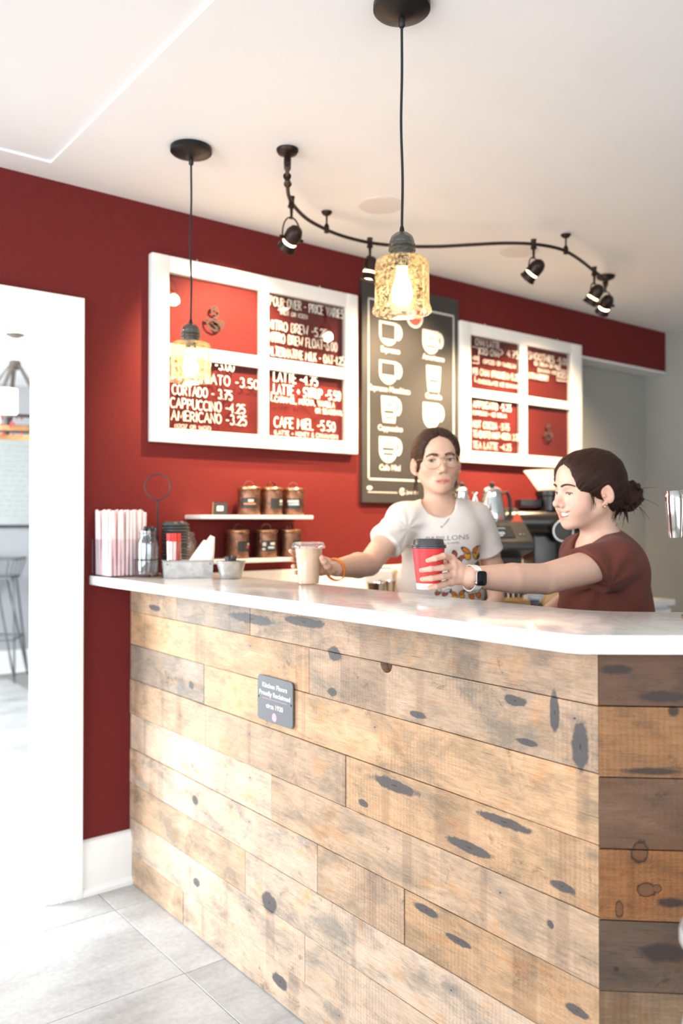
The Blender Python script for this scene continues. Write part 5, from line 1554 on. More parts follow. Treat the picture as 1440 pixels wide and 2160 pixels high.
for k in range(5):
    a = R(-62 + 72 * k)
    dx, dy = math.cos(a), math.sin(a)
    top_ = Vector((dx * .03, dy * .03, -.19)); bot_ = Vector((dx * RR, dy * RR, -.60))
    t_ = Vector((-dy, dx, 0)) * .013
    nrm = Vector((dx, dy, 0)) * .003
    MB().raw([top_ - t_ - nrm, top_ + t_ - nrm, top_ + t_ + nrm, top_ - t_ + nrm, bot_ - t_ - nrm, bot_ + t_ - nrm, bot_ + t_ + nrm, bot_ - t_ + nrm], [(0, 1, 2, 3), (7, 6, 5, 4), (0, 4, 5, 1), (1, 5, 6, 2), (2, 6, 7, 3), (3, 7, 4, 0)]).build('strap', GREYM, ch_, smooth=False)
    a2 = a + R(20)
    T = Matrix.Translation((math.cos(a2) * RR, math.sin(a2) * RR, 0))
    s_ = MB().lathe([(0, -.535), (.022, -.535), (.030, -.55), (.016, -.59), (0, -.60)], 20, T).build('shade_holder', GREYM, ch_)
    MB().lathe([(0, -.534), (.050, -.534), (.054, -.52), (.054, -.385), (.050, -.385), (.050, -.52), (0, -.528)], 32, T).build('lamp_shade', SHADEG, s_)
    l = bpy.data.lights.new('chandelier_glow', 'POINT'); l.energy = 2.5; l.color = (1, .85, .66); l.shadow_soft_size = .04
    lo = bpy.data.objects.new('chandelier_glow', l); COL.objects.link(lo); lo.parent = ch_; lo.location = (math.cos(a2) * RR, math.sin(a2) * RR, -.34)
m = MB(); r2 = random.Random(5)
for k in range(170):
    a = r2.uniform(0, 2 * PI); cl = .5 + .5 * math.sin(a * 5)
    if r2.random() > .35 + .65 * cl: continue
    m.sphere(((RR + r2.uniform(-.025, .03)) * math.cos(a), (RR + r2.uniform(-.025, .03)) * math.sin(a), -.60 + r2.uniform(-.015, .075)), r2.uniform(.006, .010), 6, 4)
tag(m.build('berry_garland', BERRY, ch_), kind='stuff')

# framed print on the far wall
fx1 = on_y(82, 1110, YF).x
pic = thing('framed_print', 'pale print with faint writing in a thin black frame beyond the doorway', 'picture', (fx1 - .65, YF - .001, 1.225))
m = MB()
for (lo, hi) in (((-.65, -.025, 0), (.65, 0, .022)), ((-.65, -.025, .80), (.65, 0, .822)), ((-.65, -.025, .022), (-.628, 0, .80)), ((.628, -.025, .022), (.65, 0, .80))): m.box(lo, hi)
m.build('frame', mat('thin_black_frame', (.03, .03, .032), .4), pic, smooth=False)
pr_ = MB().box((-.628, -.012, .022), (.628, -.004, .80)).build('print', mat('pale_print_paper', (.44, .47, .46), .6, var=.05, scale=9), pic, smooth=False)
m = MB(); M = Matrix.Translation((0, -.0126, 0)) @ XZ
for k in range(15):
    x_ = -.55
    while x_ < .56:
        w_ = r2.uniform(.02, .08)
        ribbon(m, [(x_, .10 + k * .042), (min(x_ + w_, .58), .10 + k * .042)], .0045, M); x_ += w_ + .025
m.build('faint_lines', mat('faint_grey_print', (.34, .37, .37), .7), pr_, smooth=False)

# wire bar stool
s0 = on_z(18, 1440, 0)
st = thing('wire_stool', 'tall grey metal wire stool with hairpin legs, seen through the doorway', 'stool', (s0.x - .06, s0.y + .20, 0), R(-30))
LEGM = mat('brushed_grey_metal', (.12, .125, .13), .4, .6)
SEATM = mat('pale_brushed_metal', (.5, .52, .54), .35, .6)
hs, hr = .16, .20
cor = [(-1, -1), (1, -1), (1, 1), (-1, 1)]
MB().tube([(a * hr, b * hr, .975) for a, b in cor], .009, 8, closed=True).build('top_rail', LEGM, st)
MB().tube([(a * hs, b * hs, .83) for a, b in cor], .010, 8, closed=True).build('seat_ring', LEGM, st)
MB().prism(rrect(.31, .31, .03), .822, .830).build('seat', LEGM, st, bevel=.002)
for i, (a, b) in enumerate(cor):
    a2, b2 = cor[(i + 1) % 4]
    for u in (.0, .33, .66):
        MB().bar((hs * (a + (a2 - a) * u), hs * (b + (b2 - b) * u), .83), (hr * (a + (a2 - a) * u), hr * (b + (b2 - b) * u), .975), .006, 8).build('back_rod', LEGM, st)
for a, b in cor:
    f_ = Vector((a * .215, b * .215, .010))
    p1_, p2_ = Vector((a * hs, b * hs * .35, .825)), Vector((a * hs * .35, b * hs, .825))
    MB().tube([p1_, f_ + (p1_ - f_) * .06 + Vector((0, 0, .0)), f_, f_ + (p2_ - f_) * .06, p2_], .0085, 10).build('leg', LEGM, st)
m = MB()
for i, (a, b) in enumerate(cor):
    a2, b2 = cor[(i + 1) % 4]
    m.bar((a * .19, b * .19, .34), (a2 * .19, b2 * .19, .34), .007, 8)
m.build('foot_rest', LEGM, st)
# ------------------------------------------------------------------ people: smooth blended volumes turned into one surface each
F32 = np.float32


def V3(*a): return np.array(a, dtype=np.float64)


class Sdf:
    """a list of round cones, ellipsoids and cutters blended in order; mesh() walks the zero surface"""
    def __init__(s): s.p = []; s.post = None

    def cap(s, a, b, ra, rb=None, k=.01, op='+'):
        s.p.append(('c', op, k, np.array(a, float), np.array(b, float), ra, ra if rb is None else rb)); return s

    def ball(s, c, r, k=.01, op='+'): return s.cap(c, np.array(c, float) + 1e-5, r, r, k, op)

    def ell(s, c, r, M=None, k=.01, op='+'):
        s.p.append(('e', op, k, np.array(c, float), np.array(r, float), np.eye(3) if M is None else np.array(M, float), 0)); return s

    def halfcyl(s, a, u, rad, ln, k=.003, op='-'):
        u = np.array(u, float); u /= np.linalg.norm(u)
        s.p.append(('h', op, k, np.array(a, float), u, rad, ln)); return s

    @staticmethod
    def dist(q, P):
        if q[0] == 'c':
            a, b, ra, rb = q[3:7]; ba = b - a; pa = P - a
            t_ = np.clip(pa @ ba / (ba @ ba), 0, 1)
            return np.sqrt(((pa - t_[:, None] * ba) ** 2).sum(1)) - (ra + (rb - ra) * t_)
        if q[0] == 'e':
            c, r, M = q[3:6]
            l = (P - c) @ M / r
            k0 = np.sqrt((l * l).sum(1)) + 1e-9; k1 = np.sqrt(((l / r) ** 2).sum(1)) + 1e-9
            return k0 * (k0 - 1) / k1
        a, u, rad, ln = q[3:7]
        pa = P - a; ax = pa @ u
        rd = np.sqrt(np.maximum((pa * pa).sum(1) - ax * ax, 0)) - rad
        return np.maximum(np.maximum(rd, -ax), ax - ln)

    def ev(s, P, sel=None):
        d = np.full(len(P), 1.0)
        for i in (range(len(s.p)) if sel is None else sel):
            q = s.p[i]; e = s.dist(q, P); k = max(q[2], 1e-5)
            if q[1] == '+':
                h = np.clip(.5 + .5 * (d - e) / k, 0, 1)
                d = d + (e - d) * h - k * h * (1 - h)
            else:
                e = -e
                h = np.clip(.5 - .5 * (d - e) / k, 0, 1)
                d = d + (e - d) * h + k * h * (1 - h)
        return s.post(P, d) if s.post else d

    def mesh(s, lo, hi, h, B=10):
        lo = np.array(lo, float); hi = np.array(hi, float)
        nb = np.ceil((hi - lo) / (h * B)).astype(int)
        g = np.stack(np.meshgrid(*[np.arange(n) for n in nb], indexing='ij'), -1).reshape(-1, 3)
        cen = lo + (g * B + (B - 1) / 2) * h
        hd = h * B * .87
        E = np.stack([s.dist(q, cen) for q in s.p])
        dc = s.ev(cen)
        N = nb * B
        D = np.repeat(np.repeat(np.repeat(np.where(dc.reshape(nb) < 0, -1, 1).astype(F32), B, 0), B, 1), B, 2)
        off = np.stack(np.meshgrid(*[np.arange(B)] * 3, indexing='ij'), -1).reshape(-1, 3) * h
        for bi in np.nonzero(np.abs(dc) < hd * 1.5 + .008)[0]:
            m_ = hd * 1.35 + abs(dc[bi]) + .004
            sel = [i for i, q in enumerate(s.p) if E[i, bi] < m_ + q[2]]
            i, j, k = g[bi] * B
            D[i:i + B, j:j + B, k:k + B] = s.ev(lo + g[bi] * B * h + off, sel).reshape(B, B, B)
        S = D < 0
        cnt = np.zeros(N - 1, np.int8)
        for a in (0, 1):
            for b in (0, 1):
                for c in (0, 1): cnt += S[a:N[0] - 1 + a, b:N[1] - 1 + b, c:N[2] - 1 + c]
        I = np.stack(np.nonzero((cnt > 0) & (cnt < 8)), -1)
        acc = np.zeros((len(I), 3)); num = np.zeros(len(I))
        cs = [(a, b, c) for a in (0, 1) for b in (0, 1) for c in (0, 1)]
        vals = {c: D[I[:, 0] + c[0], I[:, 1] + c[1], I[:, 2] + c[2]].astype(float) for c in cs}
        for a in cs:
            for ax in range(3):
                if a[ax]: continue
                b = tuple(1 if q == ax else a[q] for q in range(3))
                va, vb = vals[a], vals[b]
                m_ = (va < 0) != (vb < 0)
                t_ = np.where(m_, va / np.where(m_, va - vb, 1), 0)
                p_ = np.tile(np.array(a, float), (len(I), 1)); p_[:, ax] = t_
                acc += p_ * m_[:, None]; num += m_
        V = lo + (I + acc / num[:, None]) * h
        dim = N - 1
        key = (I[:, 0].astype(np.int64) * dim[1] + I[:, 1]) * dim[2] + I[:, 2]
        faces = []
        for ax in range(3):
            sl0 = [slice(1, N[q] - 1) for q in range(3)]; sl1 = list(sl0)
            sl0[ax] = slice(0, N[ax] - 1); sl1[ax] = slice(1, N[ax])
            A, Bn = S[tuple(sl0)], S[tuple(sl1)]
            e = np.stack(np.nonzero(A != Bn), -1)
            flip = A[e[:, 0], e[:, 1], e[:, 2]]
            e = e + 1; e[:, ax] -= 1
            u, v = (ax + 1) % 3, (ax + 2) % 3
            q4 = []
            for du, dv in ((-1, -1), (0, -1), (0, 0), (-1, 0)):
                c = e.copy(); c[:, u] += du; c[:, v] += dv
                q4.append(np.searchsorted(key, (c[:, 0].astype(np.int64) * dim[1] + c[:, 1]) * dim[2] + c[:, 2]))
            q4 = np.stack(q4, 1)
            q4[~flip] = q4[~flip][:, ::-1]
            faces.append(q4)
        return V, np.concatenate(faces)


def np_mesh(name, V, Fq, material, parent=None, tint=None):
    me = bpy.data.meshes.new(name)
    me.vertices.add(len(V)); me.vertices.foreach_set('co', V.astype(F32).ravel())
    me.loops.add(Fq.size); me.loops.foreach_set('vertex_index', Fq.astype(np.int32).ravel())
    me.polygons.add(len(Fq)); me.polygons.foreach_set('loop_start', np.arange(0, Fq.size, 4, dtype=np.int32))
    me.update(calc_edges=True); me.validate()
    me.polygons.foreach_set('use_smooth', [True] * len(me.polygons))
    me.materials.append(material)
    if tint is not None:
        at_ = me.color_attributes.new('tint', 'FLOAT_COLOR', 'POINT')
        at_.data.foreach_set('color', np.concatenate([tint, np.ones((len(V), 1))], 1).astype(F32).ravel())
    return link(name, me, parent)


def skin_mat(name, col):
    t = NT(name); b = t.b
    a = t.n('Attribute', attribute_name='tint')
    nz = t.noise(t.obj(), 55, 4)
    c = t.ramp(nz, (.3, [x * .96 for x in col]), (.7, [min(1, x * 1.03) for x in col]))
    t.set(b.inputs['Base Color'], t.mix(1.0, c, a.outputs['Color'], 'MULTIPLY'))
    b.inputs['Roughness'].default_value = .48; b.inputs['Specular IOR Level'].default_value = .35
    b.inputs['Subsurface Weight'].default_value = .22; b.inputs['Subsurface Radius'].default_value = (.010, .0038, .002)
    b.inputs['Subsurface Scale'].default_value = 1.0
    t.bump(t.noise(t.obj(), 420, 2), .05, .0006)
    return t.mat


def cloth_mat(name, col, weave=900):
    t = NT(name)
    nz = t.noise(t.obj(), 30, 5, .6)
    t.set(t.b.inputs['Base Color'], t.ramp(nz, (.3, [x * .93 for x in col]), (.7, col)))
    t.b.inputs['Roughness'].default_value = .9; t.b.inputs['Sheen Weight'].default_value = .06; t.b.inputs['Specular IOR Level'].default_value = .2
    t.bump(t.math('ADD', t.noise(t.obj(), weave, 2), t.math('MULTIPLY', nz, 1.5)), .25, .0012)
    return t.mat


def hair_mat(name, col):
    t = NT(name)
    a = t.n('Attribute', attribute_name='tint')        # strand coordinate across the flow of the hair, and along it
    s_ = t.n('SeparateXYZ'); t.set(s_.inputs[0], a.outputs['Vector'])
    cv = t.n('CombineXYZ'); t.set(cv.inputs[0], t.math('MULTIPLY', s_.outputs[0], 1.0)); t.set(cv.inputs[1], t.math('MULTIPLY', s_.outputs[1], .06)); t.set(cv.inputs[2], s_.outputs[2])
    nz = t.noise(cv.outputs[0], 60, 5, .65)
    t.set(t.b.inputs['Base Color'], t.ramp(nz, (.3, [x * .45 for x in col]), (.7, [x * 1.5 for x in col])))
    t.b.inputs['Roughness'].default_value = .50; t.b.inputs['Specular IOR Level'].default_value = .22
    t.bump(nz, .6, .004)
    return t.mat


def basis(face, roll=0.0, pitch=0.0):
    """columns: subject's right, forward, up"""
    f = Vector(face).normalized()
    r_ = f.cross(Vector((0, 0, 1))).normalized(); u = r_.cross(f)
    f, u = f * math.cos(pitch) + u * math.sin(pitch), u * math.cos(pitch) - f * math.sin(pitch)
    r_, u = r_ * math.cos(roll) + u * math.sin(roll), u * math.cos(roll) - r_ * math.sin(roll)
    return np.array([r_, f, u]).T


def head_sdf(S, O, M, smile=False, neck_r=.048, jaw=1.0, mz=1.0, cz=1.0):
    L = lambda x, y, z: O + M @ V3(x, y, z * (cz if z < -.08 else mz if z < -.02 and abs(x) < .04 and y > .06 else 1))
    S.ell(L(0, -.016, .034), (.0735, .093, .078), M)
    S.ell(L(0, .030, .040), (.060, .050, .052), M, k=.03)
    S.ell(L(0, .030, -.030), (.056 * jaw, .055, .070), M, k=.03)
    for s in (-1, 1):
        S.cap(L(.049 * s * jaw, -.004, -.046), L(.017 * s * jaw, .058, -.093), .017, .015, k=.026)
        S.ball(L(.039 * s * jaw, .050, -.024 + (.004 if smile else 0)), .0235 if smile else .0215, k=.02)
    S.ball(L(0, .066, -.098), .0140, k=.018)
    S.cap(L(-.028, .0765, .021), L(.028, .0765, .021), .0075, k=.014)
    for s in (-1, 1):
        S.ell(L(.0315 * s, .0915, .000), (.0175, .0135, .0115), M, k=.010, op='-')
        S.ball(L(.0315 * s, .0660, .000), .0145, k=.005)
        S.ell(L(.0315 * s, .0830, -.0008), (.0140, .0098, .0036 if smile else .0054), M, k=.0012, op='-')
    S.cap(L(0, .0785, .010), L(0, .0985, -.027), .0062, .0088, k=.010)
    S.ball(L(0, .1010, -.0315), .0090, k=.008)
    for s in (-1, 1):
        S.ball(L(.0112 * s, .0890, -.0360), .0073, k=.006)
        S.ball(L(.0056 * s, .0955, -.0425), .0030, k=.002, op='-')
    S.ell(L(0, .0680, -.0640), (.030, .0175, .022), M, k=.014)
    if not smile:
        for s in (-1, 1):
            S.cap(L(.0245 * s, .0745, -.0640), L(.005 * s, .0838, -.0608), .0018, .0030, k=.004)
            S.cap(L(.0210 * s, .0755, -.0662), L(.001 * s, .0832, -.0690), .0022, .0038, k=.004)
            S.cap(L(.0245 * s, .0770, -.0645), L(0, .0905, -.0645), .0010, .0015, k=.0012, op='-')
    else:
        for s in (-1, 1):
            S.cap(L(.0305 * s, .0670, -.0535), L(.005 * s, .0850, -.0570), .0020, .0032, k=.003)
            S.cap(L(.0295 * s, .0680, -.0560), L(.002 * s, .0835, -.0770), .0022, .0042, k=.004)
            S.ball(L(.0400 * s, .0500, -.0420), .0235, k=.022)
            S.cap(L(.0335 * s, .0770, -.0535), L(.017 * s, .0830, -.0630), .0016, .0042, k=.0012, op='-')
        S.ell(L(0, .0850, -.0655), (.0265, .0190, .0068), M, k=.0012, op='-')
    for s in (-1, 1):
        e_ = M @ np.array(Euler((R(-14), 0, R(28) * s)).to_matrix())
        S.ell(L(.0782 * s, -.015, -.007), (.0070, .0172, .0285), e_, k=.005)
        S.ball(L(.0735 * s, -.006, -.036), .0068, k=.006)
        S.ell(L(.0845 * s, -.010, -.004), (.0075, .0115, .0190), e_, k=.002, op='-').ball(L(.0775 * s, -.004, -.012), .0055, k=.004)
    return L


def hand_sdf(S, wrist, mcps, fingers, thumb, r=.0083):
    """palm of four rays plus five separate fingers; every point is a world position"""
    for m_ in mcps: S.cap(wrist, m_, .0150, .0100, k=.012)
    for a, b in zip(mcps, mcps[1:]): S.cap(a, b, .0094, k=.008)
    mid = [(np.array(m_) * .55 + np.array(wrist) * .45) for m_ in mcps]
    for a, b in zip(mid, mid[1:]): S.cap(a, b, .0115, k=.010)
    for m_, f in zip(mcps, fingers):
        pts = [m_] + list(f)
        rr_ = [r * 1.12, r * 1.0, r * .9, r * .74]
        for i in range(3): S.cap(pts[i], pts[i + 1], rr_[i], rr_[i + 1], k=.0035)
    tr_ = [.0130, .0108, .0098, .0080]
    for i in range(3): S.cap(thumb[i], thumb[i + 1], tr_[i], tr_[i + 1], k=.006 if i else .012)
    S.cap(wrist, thumb[0], .0150, .0135, k=.012)


def gauss(P, c, r): return np.exp(-(((P - c) / r) ** 2).sum(1))


def head_tint(V, O, M, smile, nails=(), mz=1.0):
    l = (V - O) @ M
    l[:, 2] = np.where(l[:, 2] < -.02, l[:, 2] / mz, l[:, 2])
    t_ = np.ones((len(V), 3))

    def mul(w, c):
        nonlocal t_
        t_ = t_ * (1 - w[:, None]) + t_ * np.array(c) * w[:, None]
    for s in (-1, 1):
        mul(gauss(l, V3(.041 * s, .062, -.034), V3(.022, .03, .020)) * (.75 if smile else .5), (1.0, .72, .69))
        mul(gauss(l, V3(.078 * s, -.010, -.008), V3(.012, .03, .035)) * .5, (1.0, .78, .74))
        mul(gauss(l, V3(.0315 * s, .080, .004), V3(.016, .02, .009)) * .35, (.80, .66, .64))
    mul(gauss(l, V3(0, .102, -.034), V3(.012, .014, .012)) * .35, (1.0, .76, .74))
    if smile:
        for cx_, cz, w_, hgt in ((-.023, -.0545, .009, .0032), (-.008, -.0568, .009, .0036), (.008, -.0568, .009, .0036), (.023, -.0545, .009, .0032),
                                (-.020, -.066, .009, .0045), (-.006, -.0745, .009, .0055), (.006, -.0745, .009, .0055), (.020, -.066, .009, .0045)):
            mul(np.clip(gauss(l, V3(cx_, .083, cz), V3(w_, .02, hgt)) * 1.2, 0, 1), (.92, .60, .58))
    else:
        for cx_, cz, w_, hgt in ((-.018, -.0630, .007, .0022), (-.007, -.0610, .008, .0036), (.007, -.0610, .008, .0036), (.018, -.0630, .007, .0026),
                                (-.014, -.0680, .009, .0038), (0, -.0694, .010, .0046), (.014, -.0680, .009, .0038)):
            mul(np.clip(gauss(l, V3(cx_, .083, cz), V3(w_, .02, hgt)) * 1.15, 0, 1), (.90, .53, .52))
    if not smile:
        for cx_ in (-.018, -.009, 0, .009, .018): mul(np.clip(gauss(l, V3(cx_, .083, -.0645), V3(.006, .02, .0011)) * 1.2, 0, 1), (.55, .30, .29))  # shade of the crease between the lips, put into the tint
    for c, r_ in nails: mul(np.clip(gauss(V, c, r_) * 1.3, 0, 1), (1.05, .86, .86))
    return t_


def eyes(parent, O, M, gaze, col, smile):
    L = lambda x, y, z: Vector(O + M @ V3(x, y, z))
    sc_ = NT('eye_white_' + col[0]); g = sc_.n('TexCoord').outputs['Object']
    ln = sc_.n('VectorMath', operation='DISTANCE'); sc_.set(ln.inputs[0], g); ln.inputs[1].default_value = (0, 0, .0122)
    sc_.set(sc_.b.inputs['Base Color'], sc_.ramp(sc_.math('MULTIPLY', ln.outputs['Value'], 100), (.0, (.006, .005, .005)), (.27, (.008, .006, .006)), (.30, col[1]), (.60, col[2]), (.66, (.58, .54, .52))))
    sc_.b.inputs['Roughness'].default_value = .08
    for s in (-1, 1):
        o = MB().sphere((0, 0, 0), .0122, 24, 18).build('eye', sc_.mat, parent)
        o.location = L(.0315 * s, .0664, 0)
        o.rotation_euler = Vector(gaze).to_track_quat('Z', 'Y').to_euler()


def on_surface(bvh, O, M, x, z, off=.0006):
    """the point of the face at local (x, z), found from in front"""
    o = Vector(O + M @ V3(x, .25, z)); d = Vector(M @ V3(0, -1, 0))
    h = bvh.ray_cast(o, d)
    return (h[0] - d * off) if h[0] is not None else Vector(O + M @ V3(x, .08, z))


def face_hair(parent, body, O, M, m_, smile, lash, lift=0.0):
    dg = bpy.context.evaluated_depsgraph_get()
    me = body.data
    bvh = BVHTree.FromPolygons([v.co for v in me.vertices], [p_.vertices for p_ in me.polygons])
    for s in (-1, 1):
        pts = [on_surface(bvh, O, M, s * x, z + lift, .0002) for x, z in ((.0120, .0155), (.018, .0180), (.026, .0200), (.034, .0205), (.041, .0190), (.048, .0145))]
        MB().tube(smooth_path(pts, 4), [(.0024 + .0026 * math.sin(PI * min(1, .25 + .75 * k / 20)) * (1 - .55 * k / 20)) * (.72 if smile else 1) for k in range(21)], 8).build('eyebrow', m_, parent)
        zt = .0032 if smile else .0050
        pts = [on_surface(bvh, O, M, s * (.0315 + u * .0136), -.0008 + zt * math.sqrt(max(0, 1 - u * u)) + .0004, .0004) for u in (-.96, -.7, -.35, 0, .35, .7, 1.0)]
        MB().tube(smooth_path(pts, 3), .0013, 6).build('eyelash', lash, parent)
    return bvh


# ============================================================= barista in the white shirt
BROWN = hair_mat('dark_brown_hair', (.040, .018, .011))
BROWN2 = hair_mat('deep_brown_hair', (.028, .010, .006))
LASH = mat('dark_lash', (.012, .008, .007), .6)
A = lambda x, y, d: np.array(at(x, y, d))
D1 = 2.88
H1 = A(921, 975, D1)
tocam = (CAM - at(921, 975, D1)); tocam.z = 0
f1 = Matrix.Rotation(R(11), 3, 'Z') @ tocam.normalized()     # face turned a little to the picture's right
M1 = basis(f1, roll=R(-3.5), pitch=R(1))
B1 = basis(Matrix.Rotation(R(-2), 3, 'Z') @ tocam.normalized())     # torso
p1 = thing('person', 'person in a white butterfly shirt and gold glasses, holding the iced coffee', 'person', (at(927, 1330, 2.95).x, at(927, 1330, 2.95).y, 0))
PO1 = np.array(p1.location)
S = Sdf()
head_sdf(S, H1, M1, mz=1.09, cz=.97)
nb1 = A(926, 1064, 2.90)
sR, sL = A(850, 1098, 2.85), A(1002, 1094, 2.94)
eR, wR = A(778, 1190, 2.72), A(709, 1198, 2.545)
eL, wL = A(1038, 1196, 2.97), A(1046, 1262, 2.80)
S.cap(H1 + M1 @ V3(0, -.022, -.055), nb1, .046, .050, k=.03)
for s_ in (sR, sL): S.cap(nb1 + V3(0, 0, -.02), s_ + V3(0, 0, .002), .040, .038, k=.03)
S.ell(A(926, 1128, 2.91), (.118, .078, .115), B1, k=.03)
S.ell(A(926, 1245, 2.94), (.108, .075, .14), B1, k=.03)
S.cap(sR, eR, .046, .0385, k=.025).cap(eR, wR * .35 + eR * .65, .0390, .0410, k=.004).cap(wR * .35 + eR * .65, wR, .0410, .0265, k=.004)
S.cap(sL, eL, .042, .036, k=.025).cap(eL, wL, .036, .026, k=.02)
# collar bones
for s_ in (sR, sL): S.cap(nb1 + B1 @ V3(0, .046, -.032), s_ + B1 @ V3(0, .030, -.004), .0075, .006, k=.02)
mc = [A(672, 1175, 2.550), A(669, 1186, 2.555), A(671, 1197, 2.555), A(677, 1207, 2.548)]
fg = [[A(645, 1171, 2.552), A(618, 1165, 2.525), A(612.5, 1162, 2.495)], [A(642, 1184, 2.556), A(618, 1180, 2.528), A(614.5, 1178.5, 2.494)],
      [A(645, 1196, 2.554), A(621, 1195, 2.526), A(618, 1194.5, 2.494)], [A(650, 1207, 2.548), A(629, 1208, 2.530), A(622, 1208, 2.505)]]
hand_sdf(S, wR, mc, fg, [A(700, 1199, 2.520), A(690, 1193, 2.487), A(683, 1183, 2.468), A(678.5, 1177, 2.458)])
# resting left hand behind the bar
mcl = [wL + V3(*(RIGHT * u)) + V3(0, 0, -.075) + np.array(-FWD) * .02 for u in (-.028, -.010, .010, .028)]
hand_sdf(S, wL, mcl, [[m_ + V3(0, 0, -.036), m_ + V3(0, 0, -.058) - np.array(FWD) * .004, m_ + V3(0, 0, -.076) - np.array(FWD) * .002] for m_ in mcl],
         [wL + V3(*(RIGHT * -.03)) + V3(0, 0, -.025), wL + V3(*(RIGHT * -.047)) + V3(0, 0, -.05), wL + V3(*(RIGHT * -.053)) + V3(0, 0, -.075), wL + V3(*(RIGHT * -.055)) + V3(0, 0, -.095)])
Vb, Fb = S.mesh(np.minimum.reduce([H1, wR, wL, fg[0][2]]) + V3(-.25, -.22, -.25), np.maximum.reduce([H1, sL, eL]) + V3(.16, .18, .14), .0022)
nl = [(A(612, 1160, 2.482), .004), (A(678, 1175, 2.449), .006)]
SK1 = skin_mat('fair_skin', (.63, .40, .295))
b1 = np_mesh('body', Vb - PO1, Fb, SK1, p1, head_tint(Vb, H1, M1, False, nl, 1.09))
Hl1 = H1 - PO1
eyes(p1, Hl1, M1, CAM - Vector(H1), ('brown', (.10, .055, .03), (.07, .04, .025)), False)
face_hair(p1, b1, Hl1, M1, mat('brow_hair', (.022, .012, .009), .7), False, LASH)


def hair_tint(V, O, M, part=True):
    """strand coordinates: hair runs from the parting back and down towards the nape"""
    l = (V - O) @ M
    th = np.arctan2(l[:, 0], l[:, 2] + .03)          # across
    al = np.arctan2(l[:, 1] + .02, np.hypot(l[:, 0], l[:, 2]))
    return np.stack([th * .5 + al * .18, al, np.zeros(len(V))], 1)


def hair_sdf(O, M, mask, nape, extra, groove=.0007, front=.0):
    S = Sdf()
    S.ell(O + M @ V3(0, -.018, .036), (.0830, .1030, .0865), M)
    S.ell(O + M @ V3(0, .030, .042), (.0680, .0590, .0600), M, k=.03)
    S.ell(O + M @ V3(0, -.052, -.006), (.068, .064, .064), M, k=.03)
    for c, r_, k in mask: S.ell(O + M @ V3(*c), r_, M, k=k, op='-')
    for a, b, ra, rb, k in extra: S.cap(O + M @ V3(*a), O + M @ V3(*b), ra, rb, k=k)

    def post(P, d):
        l = (P - O) @ M
        th = np.arctan2(l[:, 0], l[:, 2] + .03) * .5 + np.arctan2(l[:, 1] + .02, np.hypot(l[:, 0], l[:, 2])) * .18
        d = d + groove * (np.sin(th * 95) * .6 + np.sin(th * 41 + l[:, 1] * 22) * .8)
        d = d + .0035 * np.exp(-(l[:, 0] / .0028) ** 2) * (l[:, 2] > .03) * (l[:, 1] > -.03)          # parting
        if nape is not None: d = np.maximum(d, (nape - l[:, 2]) * .9)
        return d
    S.post = post
    return S


ear_cut = [((.088 * s, -.010, -.014), (.022, .026, .034), .004) for s in (-1, 1)]
S = hair_sdf(H1, M1, [((0, .112, -.022), (.074, .086, .116), .012), ((0, .09, -.07), (.09, .100, .070), .01)] + ear_cut, -.075,
             [((-.01, -.10, -.03), (.0, -.095, -.10), .020, .017, .02), ((0, -.095, -.10), (.012, -.085, -.20), .017, .012, .01), ((.012, -.085, -.20), (.02, -.08, -.27), .012, .003, .01)])
S0 = S.post
S.post = lambda P, d: np.where(((P - H1) @ M1)[:, 1] < -.055, d, S0(P, d))
Vh, Fh = S.mesh(H1 - .32, H1 + .16, .0024)
np_mesh('hair', Vh - PO1, Fh, BROWN, p1, hair_tint(Vh, H1, M1))
# loose strands beside the neck
m = MB()
r3 = random.Random(11)
for k in range(16):
    s = -1 if k % 2 else 1
    a = V3(.066 * s, -.030 + r3.uniform(-.02, .01), -.02 + r3.uniform(-.02, .02))
    pts = [Vector(Hl1 + M1 @ (a + V3(s * .010 * math.sin(u * 2.2 + k) * u + s * .006 * u, -.02 * u, -.085 * u * r3.uniform(.9, 1.1)))) for u in (0, .25, .5, .75, 1)]
    m.tube(smooth_path(pts, 3), [.0016 * (1 - .7 * i / 12) for i in range(13)], 5)
tag(m.build('loose_strands', BROWN, p1), kind='stuff')

# glasses
GOLD = mat('gold_wire', (.75, .52, .25), .22, 1.0)
LENSG = thin_glass('spectacle_lens', (.99, .99, .985), .004, .01)
gl_ = bpy.data.objects.new('glasses', None); COL.objects.link(gl_); gl_.parent = p1
gl_.empty_display_size = .02
Lg = lambda x, y, z: Vector(Hl1 + M1 @ V3(x, y, z))
for s in (-1, 1):
    MB().tube([Lg(s * .0325 + .0265 * math.cos(a), .0985 - .012 * (abs(s * .0325 + .0265 * math.cos(a)) / .06) ** 2, -.005 + .0245 * math.sin(a)) for a in [2 * PI * k / 36 for k in range(36)]], .0009, 6, closed=True).build('lens_rim', GOLD, gl_)
    MB().raw([Lg(s * .0325, .0965, -.005)] + [Lg(s * .0325 + .0262 * math.cos(a), .0983 - .012 * (abs(s * .0325 + .0262 * math.cos(a)) / .06) ** 2, -.005 + .0242 * math.sin(a)) for a in [2 * PI * k / 30 for k in range(30)]], [(0, 1 + k, 1 + (k + 1) % 30) for k in range(30)]).build('lens', LENSG, gl_)
    MB().tube([Lg(s * .059, .0865, .004), Lg(s * .071, .075, .006), Lg(s * .0775, .03, .006), Lg(s * .0785, -.008, .010), Lg(s * .078, -.03, -.008)], .0010, 6).build('temple', GOLD, gl_)
MB().tube([Lg(-.0085, .0975, .003), Lg(0, .1005, .0065), Lg(.0085, .0975, .003)], .0010, 6).build('bridge', GOLD, gl_)

